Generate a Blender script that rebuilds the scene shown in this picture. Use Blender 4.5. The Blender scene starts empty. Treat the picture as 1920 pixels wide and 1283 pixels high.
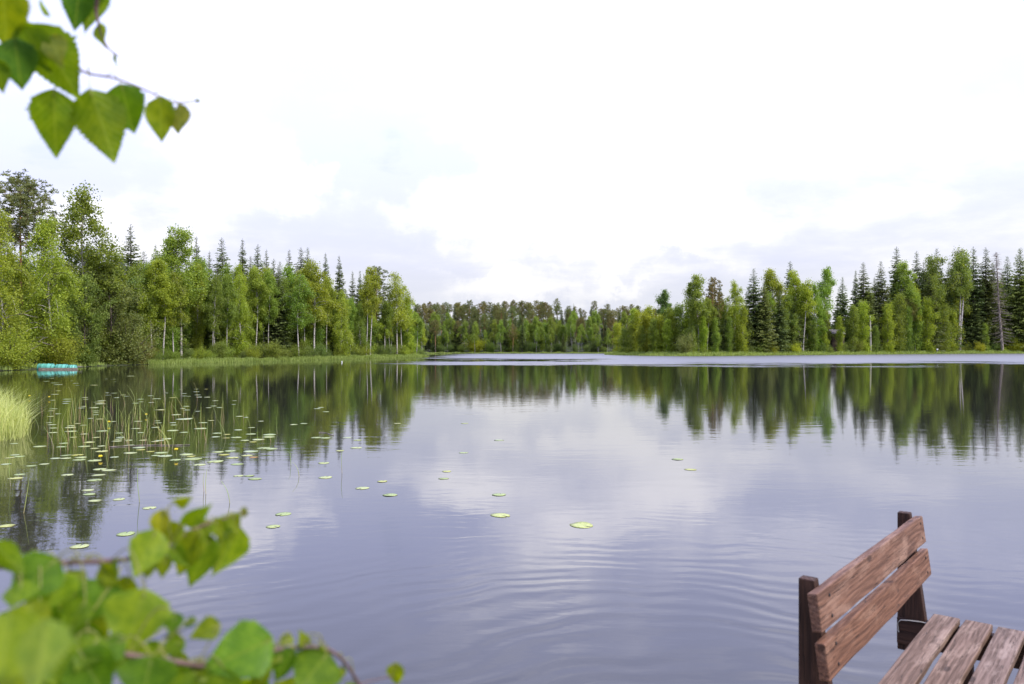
import bpy, bmesh, math, random
import numpy as np
from mathutils import Vector, Matrix

R = math.radians
scene = bpy.context.scene
COL = scene.collection

# ------------------------------------------------------------------ camera
F_PX, U0, V0, CAM_H = 1493.0, 960.0, 647.0, 2.2      # focal length / horizon of the 1920x1283 photo
cam_data = bpy.data.cameras.new('camera')
cam = bpy.data.objects.new('camera', cam_data)
COL.objects.link(cam)
cam.location = (0, 0, CAM_H)
cam.rotation_euler = (R(90), 0, 0)
cam_data.sensor_width = 36.0
cam_data.lens = 36.0 * F_PX / 1920.0
cam_data.shift_y = (V0 - 641.5) / 1920.0
cam_data.clip_start = 0.05
cam_data.clip_end = 8000
cam_data.dof.use_dof = True
cam_data.dof.focus_distance = 34.0
cam_data.dof.aperture_fstop = 4.8
scene.camera = cam

# ------------------------------------------------------------------ sun and sky
SUN_EL, SUN_AZ = 46.0, 112.0          # azimuth clockwise from +Y: from the right, a little behind the camera
sd = bpy.data.lights.new('sun', 'SUN')
sd.energy = 3.8
sd.angle = R(6)
sd.color = (1.0, 0.94, 0.84)
sun = bpy.data.objects.new('sun', sd)
COL.objects.link(sun)
sdir = Vector((math.sin(R(SUN_AZ)) * math.cos(R(SUN_EL)), math.cos(R(SUN_AZ)) * math.cos(R(SUN_EL)), math.sin(R(SUN_EL))))
sun.rotation_euler = (-sdir).to_track_quat('-Z', 'Y').to_euler()

world = bpy.data.worlds.new('World')
scene.world = world
world.use_nodes = True


class NT:
    """small node-tree helper"""
    def __init__(self, tree):
        self.t = tree
        self.t.nodes.clear()

    def n(self, typ, props=None, **ins):
        nd = self.t.nodes.new(typ)
        for k, v in (props or {}).items():
            setattr(nd, k, v)
        for k, v in ins.items():
            self.set(nd, k, v)
        return nd

    def set(self, nd, k, v):
        key = int(k[1:]) if (k[0] == 'i' and k[1:].isdigit()) else k.replace('_', ' ')
        s = nd.inputs[key]
        if isinstance(v, bpy.types.NodeSocket):
            self.t.links.new(v, s)
        elif isinstance(v, bpy.types.Node):
            self.t.links.new(v.outputs[0], s)
        else:
            s.default_value = v

    def math(self, op, a, b=None, c=None, clamp=False):
        nd = self.n('ShaderNodeMath', {'operation': op, 'use_clamp': clamp})
        self.set(nd, 'i0', a)
        if b is not None:
            self.set(nd, 'i1', b)
        if c is not None:
            self.set(nd, 'i2', c)
        return nd.outputs[0]

    def vmath(self, op, a, b=None, out=0):
        nd = self.n('ShaderNodeVectorMath', {'operation': op})
        self.set(nd, 'i0', a)
        if b is not None:
            self.set(nd, 'i1', b)
        return nd.outputs[out]

    def mix(self, fac, a, b, blend='MIX'):
        nd = self.n('ShaderNodeMix', {'data_type': 'RGBA', 'blend_type': blend})
        self.set(nd, 'i0', fac)
        self.set(nd, 'i6', a)
        self.set(nd, 'i7', b)
        return nd.outputs[2]

    def remap(self, v, a, b, c=0.0, d=1.0, smooth=True):
        nd = self.n('ShaderNodeMapRange', {'interpolation_type': 'SMOOTHSTEP' if smooth else 'LINEAR'})
        for i, x in enumerate((v, a, b, c, d)):
            self.set(nd, 'i%d' % i, x)
        return nd.outputs[0]

    def noise(self, vec, scale, detail=4.0, rough=0.5, dist=0.0, out=0):
        nd = self.n('ShaderNodeTexNoise', None, Vector=vec, Scale=scale, Detail=detail, Roughness=rough, Distortion=dist)
        return nd.outputs[out]


def pix_dir(u, v):
    d = Vector(((u - U0) / F_PX, 1.0, (V0 - v) / F_PX))
    return d.normalized()


def build_world():
    nt = NT(world.node_tree)
    tc = nt.n('ShaderNodeTexCoord')
    d = nt.vmath('NORMALIZE', tc.outputs['Generated'])
    sep = nt.n('ShaderNodeSeparateXYZ', None, Vector=d)
    z = nt.math('MAXIMUM', sep.outputs[2], 0.0)
    k = nt.math('DIVIDE', 1.0, nt.math('ADD', z, 0.13))
    comb = nt.n('ShaderNodeCombineXYZ', None, X=nt.math('MULTIPLY', sep.outputs[0], k), Y=nt.math('MULTIPLY', sep.outputs[1], k), Z=nt.math('MULTIPLY', z, 1.5))
    p = comb.outputs[0]
    big = nt.noise(p, 0.62, 5.0, 0.55, 0.3)
    det = nt.noise(nt.vmath('ADD', p, (7.3, 2.1, 0.4)), 1.9, 8.0, 0.6, 0.25)
    puff = nt.noise(nt.vmath('MULTIPLY', d, (7.0, 7.0, 15.0)), 1.0, 7.0, 0.58, 0.2)
    # cloud density field 0 thin/grey .. 1 bright billow
    f = nt.math('ADD', nt.math('MULTIPLY', big, 0.45), nt.math('ADD', nt.math('MULTIPLY', det, 0.27), nt.math('MULTIPLY', puff, 0.28)))

    # individual banks of cloud, by direction in the sky
    wob = nt.vmath('SCALE', nt.vmath('SUBTRACT', nt.noise(d, 9.0, 6.0, 0.6, 0.0, 1), (0.5, 0.5, 0.5)))
    wob.node.inputs['Scale'].default_value = 0.20
    dw = nt.vmath('ADD', d, wob)
    banks = [  # u, v, radius (rad), vertical squeeze, strength (+ bright, - grey)
        (690, 265, 0.17, 1.5, -0.09), (585, 330, 0.07, 1.0, -0.05), (770, 300, 0.09, 1.4, -0.05),
        (470, 355, 0.10, 1.5, 0.10), (560, 345, 0.035, 1.2, 0.09), (240, 430, 0.10, 2.0, 0.08),
        (830, 385, 0.10, 1.5, 0.10), (1090, 400, 0.20, 1.6, 0.13), (1330, 420, 0.14, 1.8, 0.09), (900, 530, 0.09, 4.0, 0.10),
        (1160, 520, 0.06, 4.0, 0.08), (1050, 480, 0.07, 3.0, -0.08), (1240, 500, 0.07, 4.0, -0.06), (1040, 552, 0.10, 5.0, -0.06),
        (160, 270, 0.10, 1.6, -0.08), (1650, 150, 0.30, 1.6, 0.05), (960, 120, 0.22, 1.4, 0.06),
    ]
    for (u, v, rad, sq, st) in banks:
        c = pix_dir(u, v)
        off = nt.vmath('MULTIPLY', nt.vmath('SUBTRACT', dw, tuple(c)), (1.0, 1.0, sq))
        ln = nt.vmath('LENGTH', off, None, 1)
        g = nt.remap(ln, rad, rad * 0.35, 0.0, st)
        f = nt.math('ADD', f, g)
    f = nt.math('ADD', f, nt.remap(z, 0.20, 0.36, 0.0, -0.10))      # the deck overhead is thicker than the billows low down
    shade = nt.remap(f, 0.37, 0.69, 0.0, 1.0)
    # luminance of an overcast sky climbs with height
    lum = nt.remap(z, 0.0, 0.42, 0.96, 1.16, False)
    lum2 = nt.remap(z, 0.42, 1.0, 0.0, 0.25, False)
    lum = nt.math('ADD', lum, lum2)
    high = nt.remap(z, 0.05, 0.28)
    thick = nt.mix(high, (0.665, 0.685, 0.775, 1), (0.755, 0.81, 1.24, 1))
    lit = nt.mix(high, (0.86, 0.857, 0.872, 1), (1.66, 1.63, 1.82, 1))
    cloud = nt.mix(nt.math('POWER', shade, 1.9), thick, lit)
    sc = nt.n('ShaderNodeVectorMath', {'operation': 'SCALE'})
    nt.set(sc, 'i0', cloud)
    nt.set(sc, 'Scale', lum)
    sky = nt.n('ShaderNodeTexSky', {'sky_type': 'NISHITA', 'sun_disc': False, 'sun_elevation': R(SUN_EL), 'sun_rotation': R(SUN_AZ)})
    sky.air_density, sky.dust_density, sky.ozone_density = 1.0, 1.5, 1.5
    bg_sky = nt.n('ShaderNodeBackground', None, Color=sky, Strength=0.13)
    bg_cl = nt.n('ShaderNodeBackground', None, Color=sc, Strength=1.0)
    # a few thin blue openings where the cloud is thinnest
    gap = nt.remap(f, 0.36, 0.26, 0.0, 0.22)
    ms = nt.n('ShaderNodeMixShader')
    nt.set(ms, 'i0', gap)
    nt.set(ms, 'i1', bg_cl)
    nt.set(ms, 'i2', bg_sky)
    out = nt.n('ShaderNodeOutputWorld')
    nt.set(out, 'Surface', ms)


build_world()
vs = scene.view_settings
vs.view_transform = 'Standard'
vs.look = 'None'
vs.exposure = 0.25
vs.gamma = 1.0
vs.use_curve_mapping = False
scene.cycles.max_bounces = 7
scene.cycles.transparent_max_bounces = 4
scene.cycles.use_denoising = True
scene.cycles.caustics_reflective = False
scene.cycles.caustics_refractive = False

# ------------------------------------------------------------------ helpers
rng = np.random.default_rng(11)
random.seed(5)


def P(u, v, D):
    """photo pixel + depth (from what it stands on) -> point"""
    return Vector(((u - U0) / F_PX * D, D, CAM_H + (V0 - v) / F_PX * D))


def on_water(u, v, z=0.0):
    D = (CAM_H - z) * F_PX / (v - V0)
    return Vector(((u - U0) / F_PX * D, D, z))


def mk_mesh(name, V, Fq, mats=(), tint=None, smooth=False, midx=None):
    V = np.asarray(V, dtype=np.float32).reshape(-1, 3)
    Fq = np.asarray(Fq, dtype=np.int32)
    me = bpy.data.meshes.new(name)
    k = Fq.shape[1]
    me.vertices.add(len(V))
    me.vertices.foreach_set('co', V.ravel())
    me.loops.add(Fq.size)
    me.loops.foreach_set('vertex_index', Fq.ravel())
    me.polygons.add(len(Fq))
    me.polygons.foreach_set('loop_start', np.arange(0, Fq.size, k, dtype=np.int32))
    if midx is not None:
        me.polygons.foreach_set('material_index', np.asarray(midx, dtype=np.int32))
    for m in mats:
        me.materials.append(m)
    me.update(calc_edges=True)
    if tint is not None:
        at = me.attributes.new('tint', 'FLOAT', 'FACE')
        at.data.foreach_set('value', np.asarray(tint, dtype=np.float32))
    me.polygons.foreach_set('use_smooth', np.full(len(Fq), smooth, dtype=bool))
    me.validate()
    return me


def link(name, me, parent=None, loc=None):
    o = bpy.data.objects.new(name, me)
    COL.objects.link(o)
    if parent is not None:
        o.parent = parent
    if loc is not None:
        o.location = loc
    return o


def tag(o, label, cat=None, group=None, kind=None):
    if label:
        o['label'] = label
    if cat:
        o['category'] = cat
    if group:
        o['group'] = group
    if kind:
        o['kind'] = kind
    return o


def tubes(paths, nseg=5):
    """paths: list of (pts Nx3, radii N) -> V, quads"""
    Vs, Fs, off = [], [], 0
    ang = np.linspace(0, 2 * np.pi, nseg, endpoint=False)
    for pts, rad in paths:
        pts = np.asarray(pts, float)
        n = len(pts)
        tang = np.gradient(pts, axis=0)
        tang /= np.linalg.norm(tang, axis=1, keepdims=True) + 1e-9
        ref = np.where(np.abs(tang[:, 2:3]) > 0.9, np.array([[1.0, 0, 0]]), np.array([[0, 0, 1.0]]))
        a = np.cross(tang, ref)
        a /= np.linalg.norm(a, axis=1, keepdims=True) + 1e-9
        b = np.cross(tang, a)
        ring = pts[:, None, :] + np.asarray(rad)[:, None, None] * (np.cos(ang)[None, :, None] * a[:, None, :] + np.sin(ang)[None, :, None] * b[:, None, :])
        Vs.append(ring.reshape(-1, 3))
        i = np.arange(n - 1)[:, None] * nseg
        j = np.arange(nseg)[None, :]
        jn = (j + 1) % nseg
        Fs.append(np.stack([i + j, i + jn, i + nseg + jn, i + nseg + j], -1).reshape(-1, 4) + off)
        off += n * nseg
    return np.concatenate(Vs), np.concatenate(Fs)


def leaf_quads(C, L, W, rg, up=0.4, axis=None, axis_jit=0.5):
    """diamond shaped leaf faces centred on C"""
    n = len(C)
    nrm = rg.normal(size=(n, 3))
    nrm[:, 2] += up * 2
    nrm /= np.linalg.norm(nrm, axis=1, keepdims=True)
    if axis is None:
        a = rg.normal(size=(n, 3))
    else:
        a = axis + rg.normal(size=(n, 3)) * axis_jit
    a -= nrm * np.sum(a * nrm, axis=1, keepdims=True) * (1.0 if axis is None else 0.0)
    a /= np.linalg.norm(a, axis=1, keepdims=True) + 1e-9
    b = np.cross(nrm, a)
    b /= np.linalg.norm(b, axis=1, keepdims=True) + 1e-9
    L = np.broadcast_to(np.asarray(L, float), (n,))[:, None]
    W = np.broadcast_to(np.asarray(W, float), (n,))[:, None]
    V = np.stack([C - a * L / 2, C + b * W / 2 - a * L * 0.08, C + a * L / 2, C - b * W / 2 - a * L * 0.08], 1).reshape(-1, 3)
    Fq = np.arange(n * 4).reshape(n, 4)
    return V, Fq


def new_mat(name):
    m = bpy.data.materials.new(name)
    m.use_nodes = True
    return m, NT(m.node_tree)


def finish(nt, shader, disp=None):
    out = nt.n('ShaderNodeOutputMaterial')
    nt.set(out, 'Surface', shader)


# ------------------------------------------------------------------ materials
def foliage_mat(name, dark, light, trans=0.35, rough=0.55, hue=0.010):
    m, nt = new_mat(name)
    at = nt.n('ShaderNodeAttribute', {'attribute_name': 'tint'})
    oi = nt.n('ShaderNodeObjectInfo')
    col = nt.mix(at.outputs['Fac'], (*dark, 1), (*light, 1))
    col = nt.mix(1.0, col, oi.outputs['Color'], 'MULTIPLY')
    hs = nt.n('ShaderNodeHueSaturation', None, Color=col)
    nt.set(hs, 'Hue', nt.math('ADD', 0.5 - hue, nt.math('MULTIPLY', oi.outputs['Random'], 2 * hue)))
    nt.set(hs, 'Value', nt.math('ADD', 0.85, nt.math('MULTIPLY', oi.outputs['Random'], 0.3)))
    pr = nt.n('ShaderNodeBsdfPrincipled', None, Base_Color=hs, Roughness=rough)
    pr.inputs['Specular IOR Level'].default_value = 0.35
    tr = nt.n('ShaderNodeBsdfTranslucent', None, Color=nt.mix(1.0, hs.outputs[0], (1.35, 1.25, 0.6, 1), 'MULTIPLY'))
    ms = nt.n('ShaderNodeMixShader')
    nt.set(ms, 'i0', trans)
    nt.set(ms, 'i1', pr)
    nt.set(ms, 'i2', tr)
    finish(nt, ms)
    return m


M_BIRCH = foliage_mat('birch_foliage', (0.145, 0.22, 0.032), (0.34, 0.435, 0.070), 0.46)
M_ALDER = foliage_mat('alder_foliage', (0.11, 0.17, 0.038), (0.25, 0.32, 0.078), 0.4)
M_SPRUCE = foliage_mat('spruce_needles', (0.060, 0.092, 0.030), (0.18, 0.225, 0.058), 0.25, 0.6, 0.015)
M_PINE = foliage_mat('pine_needles', (0.105, 0.14, 0.05), (0.27, 0.295, 0.105), 0.28, 0.6, 0.015)
M_SEDGE = foliage_mat('sedge', (0.20, 0.30, 0.06), (0.42, 0.50, 0.14), 0.35, 0.5, 0.0)
M_REED = foliage_mat('reed_blades', (0.30, 0.38, 0.09), (0.60, 0.62, 0.26), 0.35, 0.45, 0.0)


def bark_mat(name, ca, cb, scale=(6, 6, 1.5), lo=0.4, hi=0.62, rough=0.85, bump=0.01, low=None):
    m, nt = new_mat(name)
    tc = nt.n('ShaderNodeTexCoord')
    v = nt.vmath('MULTIPLY', tc.outputs['Object'], scale)
    nz = nt.noise(v, 1.0, 5.0, 0.65)
    f = nt.remap(nz, lo, hi)
    col = nt.mix(f, (*ca, 1), (*cb, 1))
    if low:
        sep = nt.n('ShaderNodeSeparateXYZ', None, Vector=tc.outputs['Object'])
        zz = nt.math('ADD', sep.outputs[2], nt.math('MULTIPLY', nz, 2.0))
        col = nt.mix(nt.remap(zz, low[1], low[2]), (*low[0], 1), col)
    pr = nt.n('ShaderNodeBsdfPrincipled', None, Base_Color=col, Roughness=rough)
    bp = nt.n('ShaderNodeBump', None, Height=nz, Distance=bump, Strength=0.7)
    nt.set(pr, 'Normal', bp)
    finish(nt, pr)
    return m


M_BBARK = bark_mat('birch_bark', (0.10, 0.085, 0.075), (0.50, 0.46, 0.42), (3, 3, 9), 0.36, 0.54)
M_BBARK_DIM = bark_mat('young_birch_bark', (0.12, 0.10, 0.08), (0.40, 0.36, 0.31), (3, 3, 7), 0.34, 0.55)
M_SBARK = bark_mat('spruce_bark', (0.06, 0.045, 0.037), (0.16, 0.125, 0.10))
M_PBARK = bark_mat('pine_bark', (0.20, 0.085, 0.04), (0.42, 0.21, 0.10), (5, 5, 2), 0.35, 0.6, 0.85, 0.01, ((0.12, 0.09, 0.075), 4.0, 7.5))
M_GREYWOOD = bark_mat('grey_dead_wood', (0.15, 0.12, 0.10), (0.40, 0.34, 0.29), (6, 6, 1.2))


def ground_mat():
    m, nt = new_mat('forest_floor')
    tc = nt.n('ShaderNodeTexCoord')
    o = tc.outputs['Object']
    a = nt.noise(o, 0.7, 6.0, 0.6)
    b = nt.noise(o, 6.0, 5.0, 0.6)
    col = nt.mix(nt.remap(a, 0.38, 0.62), (0.025, 0.032, 0.012, 1), (0.05, 0.07, 0.02, 1))
    col = nt.mix(nt.remap(b, 0.5, 0.7, 0, 0.6), col, (0.085, 0.06, 0.035, 1))
    pr = nt.n('ShaderNodeBsdfPrincipled', None, Base_Color=col, Roughness=0.95)
    bp = nt.n('ShaderNodeBump', None, Height=b, Distance=0.08, Strength=0.6)
    nt.set(pr, 'Normal', bp)
    finish(nt, pr)
    return m


M_GROUND = ground_mat()
RING_C = (1.9, 3.2)


def water_mat():
    m, nt = new_mat('lake_water')
    g = nt.n('ShaderNodeNewGeometry')
    pos = g.outputs['Position']
    sep = nt.n('ShaderNodeSeparateXYZ', None, Vector=pos)
    X, Y = sep.outputs[0], sep.outputs[1]
    # wind ripples out on the lake, in long bands across the wind
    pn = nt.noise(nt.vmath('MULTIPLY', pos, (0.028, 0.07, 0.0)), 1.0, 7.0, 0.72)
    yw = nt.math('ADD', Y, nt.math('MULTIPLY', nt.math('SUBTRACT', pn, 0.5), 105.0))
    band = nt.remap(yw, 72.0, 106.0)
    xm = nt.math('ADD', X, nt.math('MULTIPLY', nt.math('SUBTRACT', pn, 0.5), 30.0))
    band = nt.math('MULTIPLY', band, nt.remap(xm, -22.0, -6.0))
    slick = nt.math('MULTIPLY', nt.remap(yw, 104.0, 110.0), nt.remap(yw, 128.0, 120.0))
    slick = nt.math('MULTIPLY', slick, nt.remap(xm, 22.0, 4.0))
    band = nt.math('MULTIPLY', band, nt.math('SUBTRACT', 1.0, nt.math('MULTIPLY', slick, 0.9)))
    # light air further in
    mid = nt.math('MULTIPLY', nt.remap(yw, 26.0, 70.0), 0.045)
    # height fields
    w1 = nt.noise(nt.vmath('MULTIPLY', pos, (0.75, 1.5, 1.0)), 1.0, 3.0, 0.5, 0.4)       # slow undulation
    w2 = nt.noise(nt.vmath('MULTIPLY', pos, (2.2, 5.5, 1.0)), 1.0, 3.0, 0.55, 0.3)
    w3 = nt.noise(nt.vmath('MULTIPLY', pos, (2.2, 3.0, 1.0)), 1.0, 4.0, 0.65, 0.2, 1)    # wavelet slopes of the wind ripples
    # rings spreading from the jetty
    rel = nt.vmath('SUBTRACT', pos, (RING_C[0], RING_C[1], 0.0))
    wv = nt.vmath('SCALE', nt.noise(nt.vmath('MULTIPLY', pos, (0.55, 0.55, 1.0)), 1.0, 2.0, 0.5, 0.0, 1))
    wv.node.inputs['Scale'].default_value = 1.3
    r = nt.vmath('LENGTH', nt.vmath('ADD', rel, wv), None, 1)
    ph = nt.math('ADD', nt.math('MULTIPLY', r, 22.0), nt.math('MULTIPLY', nt.noise(pos, 0.5, 2.0), 9.0))
    ring = nt.math('SINE', ph)
    ring2 = nt.math('SINE', nt.math('MULTIPLY', ph, 0.43))
    fall = nt.remap(r, 9.0, 2.6)
    patch = nt.remap(nt.noise(nt.vmath('MULTIPLY', pos, (0.5, 0.5, 1)), 1.0, 2.0), 0.30, 0.62, 0.2, 1.0)
    ringh = nt.math('MULTIPLY', nt.math('ADD', nt.math('MULTIPLY', ring, 0.0013), nt.math('MULTIPLY', ring2, 0.0011)), nt.math('MULTIPLY', fall, patch))
    h = nt.math('ADD', nt.math('MULTIPLY', w1, 0.0030), nt.math('MULTIPLY', w2, 0.0011))
    h = nt.math('ADD', h, ringh)
    bp = nt.n('ShaderNodeBump', None, Height=h, Distance=1.0, Strength=1.0)
    pr = nt.n('ShaderNodeBsdfPrincipled', None, Base_Color=(0.020, 0.020, 0.018, 1), Roughness=0.012, IOR=1.62)
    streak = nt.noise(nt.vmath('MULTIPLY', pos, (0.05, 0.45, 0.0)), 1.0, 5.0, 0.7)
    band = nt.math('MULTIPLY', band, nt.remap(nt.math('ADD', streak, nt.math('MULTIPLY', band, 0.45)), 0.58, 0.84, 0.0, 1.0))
    slope = nt.vmath('MULTIPLY', nt.vmath('SUBTRACT', w3, (0.5, 0.5, 0.5)), (0.8, 1.0, 0.0))
    amp = nt.n('ShaderNodeVectorMath', {'operation': 'SCALE'})
    nt.set(amp, 'i0', slope)
    nt.set(amp, 'Scale', nt.math('ADD', nt.math('MULTIPLY', band, 1.5), nt.math('MULTIPLY', mid, 0.8)))
    nrm = nt.vmath('NORMALIZE', nt.vmath('ADD', bp.outputs[0], amp.outputs[0]))
    nt.set(pr, 'Normal', nrm)
    nt.set(pr, 'IOR', nt.math('ADD', 1.70, nt.math('MULTIPLY', band, 2.2)))  # IOR lifted above water's in the ripple band, adding reflected brightness through the material
    nt.set(pr, 'Roughness', nt.math('ADD', 0.012, nt.math('MULTIPLY', band, 0.44)))
    finish(nt, pr)
    return m


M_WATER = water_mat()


def wood_mat(name, dark, mid, light, grey=0.3):
    """painted / weathered board, grain along the object's local X"""
    m, nt = new_mat(name)
    tc = nt.n('ShaderNodeTexCoord')
    oi = nt.n('ShaderNodeObjectInfo')
    o = nt.vmath('ADD', tc.outputs['Object'], nt.vmath('SCALE', oi.outputs['Random']))
    sh = nt.n('ShaderNodeCombineXYZ')
    nt.set(sh, 'X', nt.math('MULTIPLY', oi.outputs['Random'], 13.0))
    nt.set(sh, 'Y', nt.math('MULTIPLY', oi.outputs['Random'], 5.0))
    o = nt.vmath('ADD', tc.outputs['Object'], sh)
    warp = nt.noise(nt.vmath('MULTIPLY', o, (1.8, 7.0, 7.0)), 1.0, 3.0, 0.5)
    g1 = nt.noise(nt.vmath('MULTIPLY', o, (3.0, 75.0, 75.0)), 1.0, 5.0, 0.65, 0.4)
    sepo = nt.n('ShaderNodeSeparateXYZ', None, Vector=o)
    rings = nt.math('SINE', nt.math('ADD', nt.math('MULTIPLY', nt.math('ADD', sepo.outputs[1], nt.math('MULTIPLY', sepo.outputs[2], 0.6)), 300.0), nt.math('MULTIPLY', warp, 30.0)))
    gr = nt.math('ADD', nt.math('MULTIPLY', g1, 0.85), nt.math('MULTIPLY', nt.math('ADD', rings, 1.0), 0.055))
    col = nt.mix(nt.remap(gr, 0.30, 0.68), (*dark, 1), (*mid, 1))
    pt = nt.noise(nt.vmath('MULTIPLY', o, (4.0, 12.0, 12.0)), 1.0, 5.0, 0.6)
    col = nt.mix(nt.remap(pt, 0.48, 0.70, 0, 0.75), col, (*light, 1))
    # knots and grime
    vor = nt.n('ShaderNodeTexVoronoi', None, Vector=nt.vmath('MULTIPLY', o, (4.5, 11.0, 11.0)), Scale=1.0)
    kn = nt.remap(vor.outputs['Distance'], 0.10, 0.17, 0.75, 0.0)
    col = nt.mix(kn, col, tuple([c * 0.45 for c in dark]) + (1,))
    st = nt.noise(nt.vmath('MULTIPLY', o, (2.2, 6.0, 6.0)), 1.3, 6.0, 0.7)
    col = nt.mix(nt.remap(st, 0.58, 0.72, 0, 0.55), col, tuple([c * 0.5 for c in dark]) + (1,))
    col = nt.mix(nt.math('MULTIPLY', oi.outputs['Random'], 0.45), col, nt.mix(1.0, col, (0.95, 0.80, 0.62, 1), 'MULTIPLY'))
    rg = nt.remap(gr, 0.3, 0.7, 0.75, 0.5)
    ck = nt.noise(nt.vmath('MULTIPLY', o, (1.6, 60.0, 60.0)), 1.0, 2.0, 0.5, 0.6)
    crack = nt.remap(nt.math('ABSOLUTE', nt.math('SUBTRACT', ck, 0.58)), 0.010, 0.003)
    col = nt.mix(nt.math('MULTIPLY', crack, 0.8), col, tuple([c * 0.25 for c in dark]) + (1,))
    pr = nt.n('ShaderNodeBsdfPrincipled', None, Base_Color=col, Roughness=rg)
    pr.inputs['Specular IOR Level'].default_value = 0.3
    bp = nt.n('ShaderNodeBump', None, Height=nt.math('SUBTRACT', gr, nt.math('MULTIPLY', nt.math('ADD', kn, crack), 0.25)), Distance=0.004, Strength=0.9)
    nt.set(pr, 'Normal', bp)
    finish(nt, pr)
    return m


M_BACK = wood_mat('brown_stained_board', (0.095, 0.046, 0.030), (0.225, 0.115, 0.072), (0.32, 0.195, 0.140))
M_SEAT = wood_mat('worn_seat_board', (0.090, 0.058, 0.044), (0.225, 0.152, 0.118), (0.35, 0.265, 0.222))
M_POST = wood_mat('dark_stained_post', (0.024, 0.011, 0.007), (0.060, 0.028, 0.017), (0.10, 0.050, 0.033))
M_DECK = wood_mat('grey_deck_board', (0.14, 0.12, 0.10), (0.26, 0.23, 0.20), (0.36, 0.33, 0.30))


def plain_mat(name, col, rough=0.5, var=0.25, scale=8.0, coat=0.0):
    m, nt = new_mat(name)
    tc = nt.n('ShaderNodeTexCoord')
    nz = nt.noise(tc.outputs['Object'], scale, 5.0, 0.6)
    c2 = tuple([c * (1 - var) for c in col])
    pr = nt.n('ShaderNodeBsdfPrincipled', None, Base_Color=nt.mix(nt.remap(nz, 0.35, 0.65), (*c2, 1), (*col, 1)), Roughness=rough)
    pr.inputs['Coat Weight'].default_value = coat
    finish(nt, pr)
    return m


M_TURQ = plain_mat('turquoise_plastic', (0.13, 0.46, 0.38), 0.4, 0.25, 3.0)
M_TURQ_D = plain_mat('turquoise_rim', (0.06, 0.28, 0.24), 0.45, 0.3, 3.0)
M_YELLOW = plain_mat('yellow_petals', (0.80, 0.62, 0.02), 0.5, 0.15)
M_STEM = plain_mat('green_stem', (0.22, 0.27, 0.06), 0.5, 0.35, 3.0)
M_TWIG = plain_mat('birch_twig', (0.15, 0.085, 0.07), 0.55, 0.4, 40.0)
M_PETIOLE = plain_mat('leaf_stalk', (0.24, 0.24, 0.05), 0.5, 0.35, 30.0)
M_ROPE = plain_mat('pale_cord', (0.50, 0.48, 0.42), 0.8, 0.2, 50.0)
M_SHED = plain_mat('brown_boards', (0.075, 0.045, 0.033), 0.8, 0.3, 2.0)
M_ROOF = plain_mat('grey_roof_felt', (0.10, 0.092, 0.10), 0.8, 0.3, 2.0)
M_WHITE = plain_mat('white_paint', (0.75, 0.75, 0.73), 0.5, 0.1)
M_NAIL = plain_mat('rusty_nail', (0.03, 0.022, 0.02), 0.6, 0.3, 90.0)


def reedstem_mat():
    m, nt = new_mat('reed_stem')
    tc = nt.n('ShaderNodeTexCoord')
    oi = nt.n('ShaderNodeObjectInfo')
    sep = nt.n('ShaderNodeSeparateXYZ', None, Vector=tc.outputs['Object'])
    f = nt.remap(nt.math('ADD', sep.outputs[2], nt.math('MULTIPLY', oi.outputs['Random'], 0.5)), 0.1, 0.75)
    col = nt.mix(f, (0.42, 0.30, 0.20, 1), (0.34, 0.42, 0.10, 1))
    pr = nt.n('ShaderNodeBsdfPrincipled', None, Base_Color=nt.mix(1.0, col, oi.outputs['Color'], 'MULTIPLY'), Roughness=0.45)
    finish(nt, pr)
    return m


M_RSTEM = reedstem_mat()


def pad_mat():
    m, nt = new_mat('lily_pad_leaf')
    tc = nt.n('ShaderNodeTexCoord')
    oi = nt.n('ShaderNodeObjectInfo')
    sep = nt.n('ShaderNodeSeparateXYZ', None, Vector=tc.outputs['Object'])
    ang = nt.math('ARCTAN2', sep.outputs[1], sep.outputs[0])
    vein = nt.math('POWER', nt.math('ABSOLUTE', nt.math('COSINE', nt.math('MULTIPLY', ang, 8.0))), 14.0)
    nz = nt.noise(tc.outputs['Object'], 5.0, 5.0, 0.6)
    col = nt.mix(nt.remap(nz, 0.35, 0.68), (0.26, 0.33, 0.09, 1), (0.42, 0.47, 0.17, 1))
    col = nt.mix(nt.math('MULTIPLY', vein, 0.35), col, (0.50, 0.52, 0.25, 1))
    rim = nt.vmath('LENGTH', tc.outputs['Object'], None, 1)
    col = nt.mix(nt.math('MULTIPLY', nt.remap(rim, 0.88, 1.0), 0.4), col, (0.32, 0.20, 0.06, 1))
    col = nt.mix(1.0, col, oi.outputs['Color'], 'MULTIPLY')
    pr = nt.n('ShaderNodeBsdfPrincipled', None, Base_Color=col, Roughness=0.38)
    bp = nt.n('ShaderNodeBump', None, Height=vein, Distance=0.01, Strength=0.3)
    nt.set(pr, 'Normal', bp)
    finish(nt, pr)
    return m


M_PAD = pad_mat()


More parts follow.
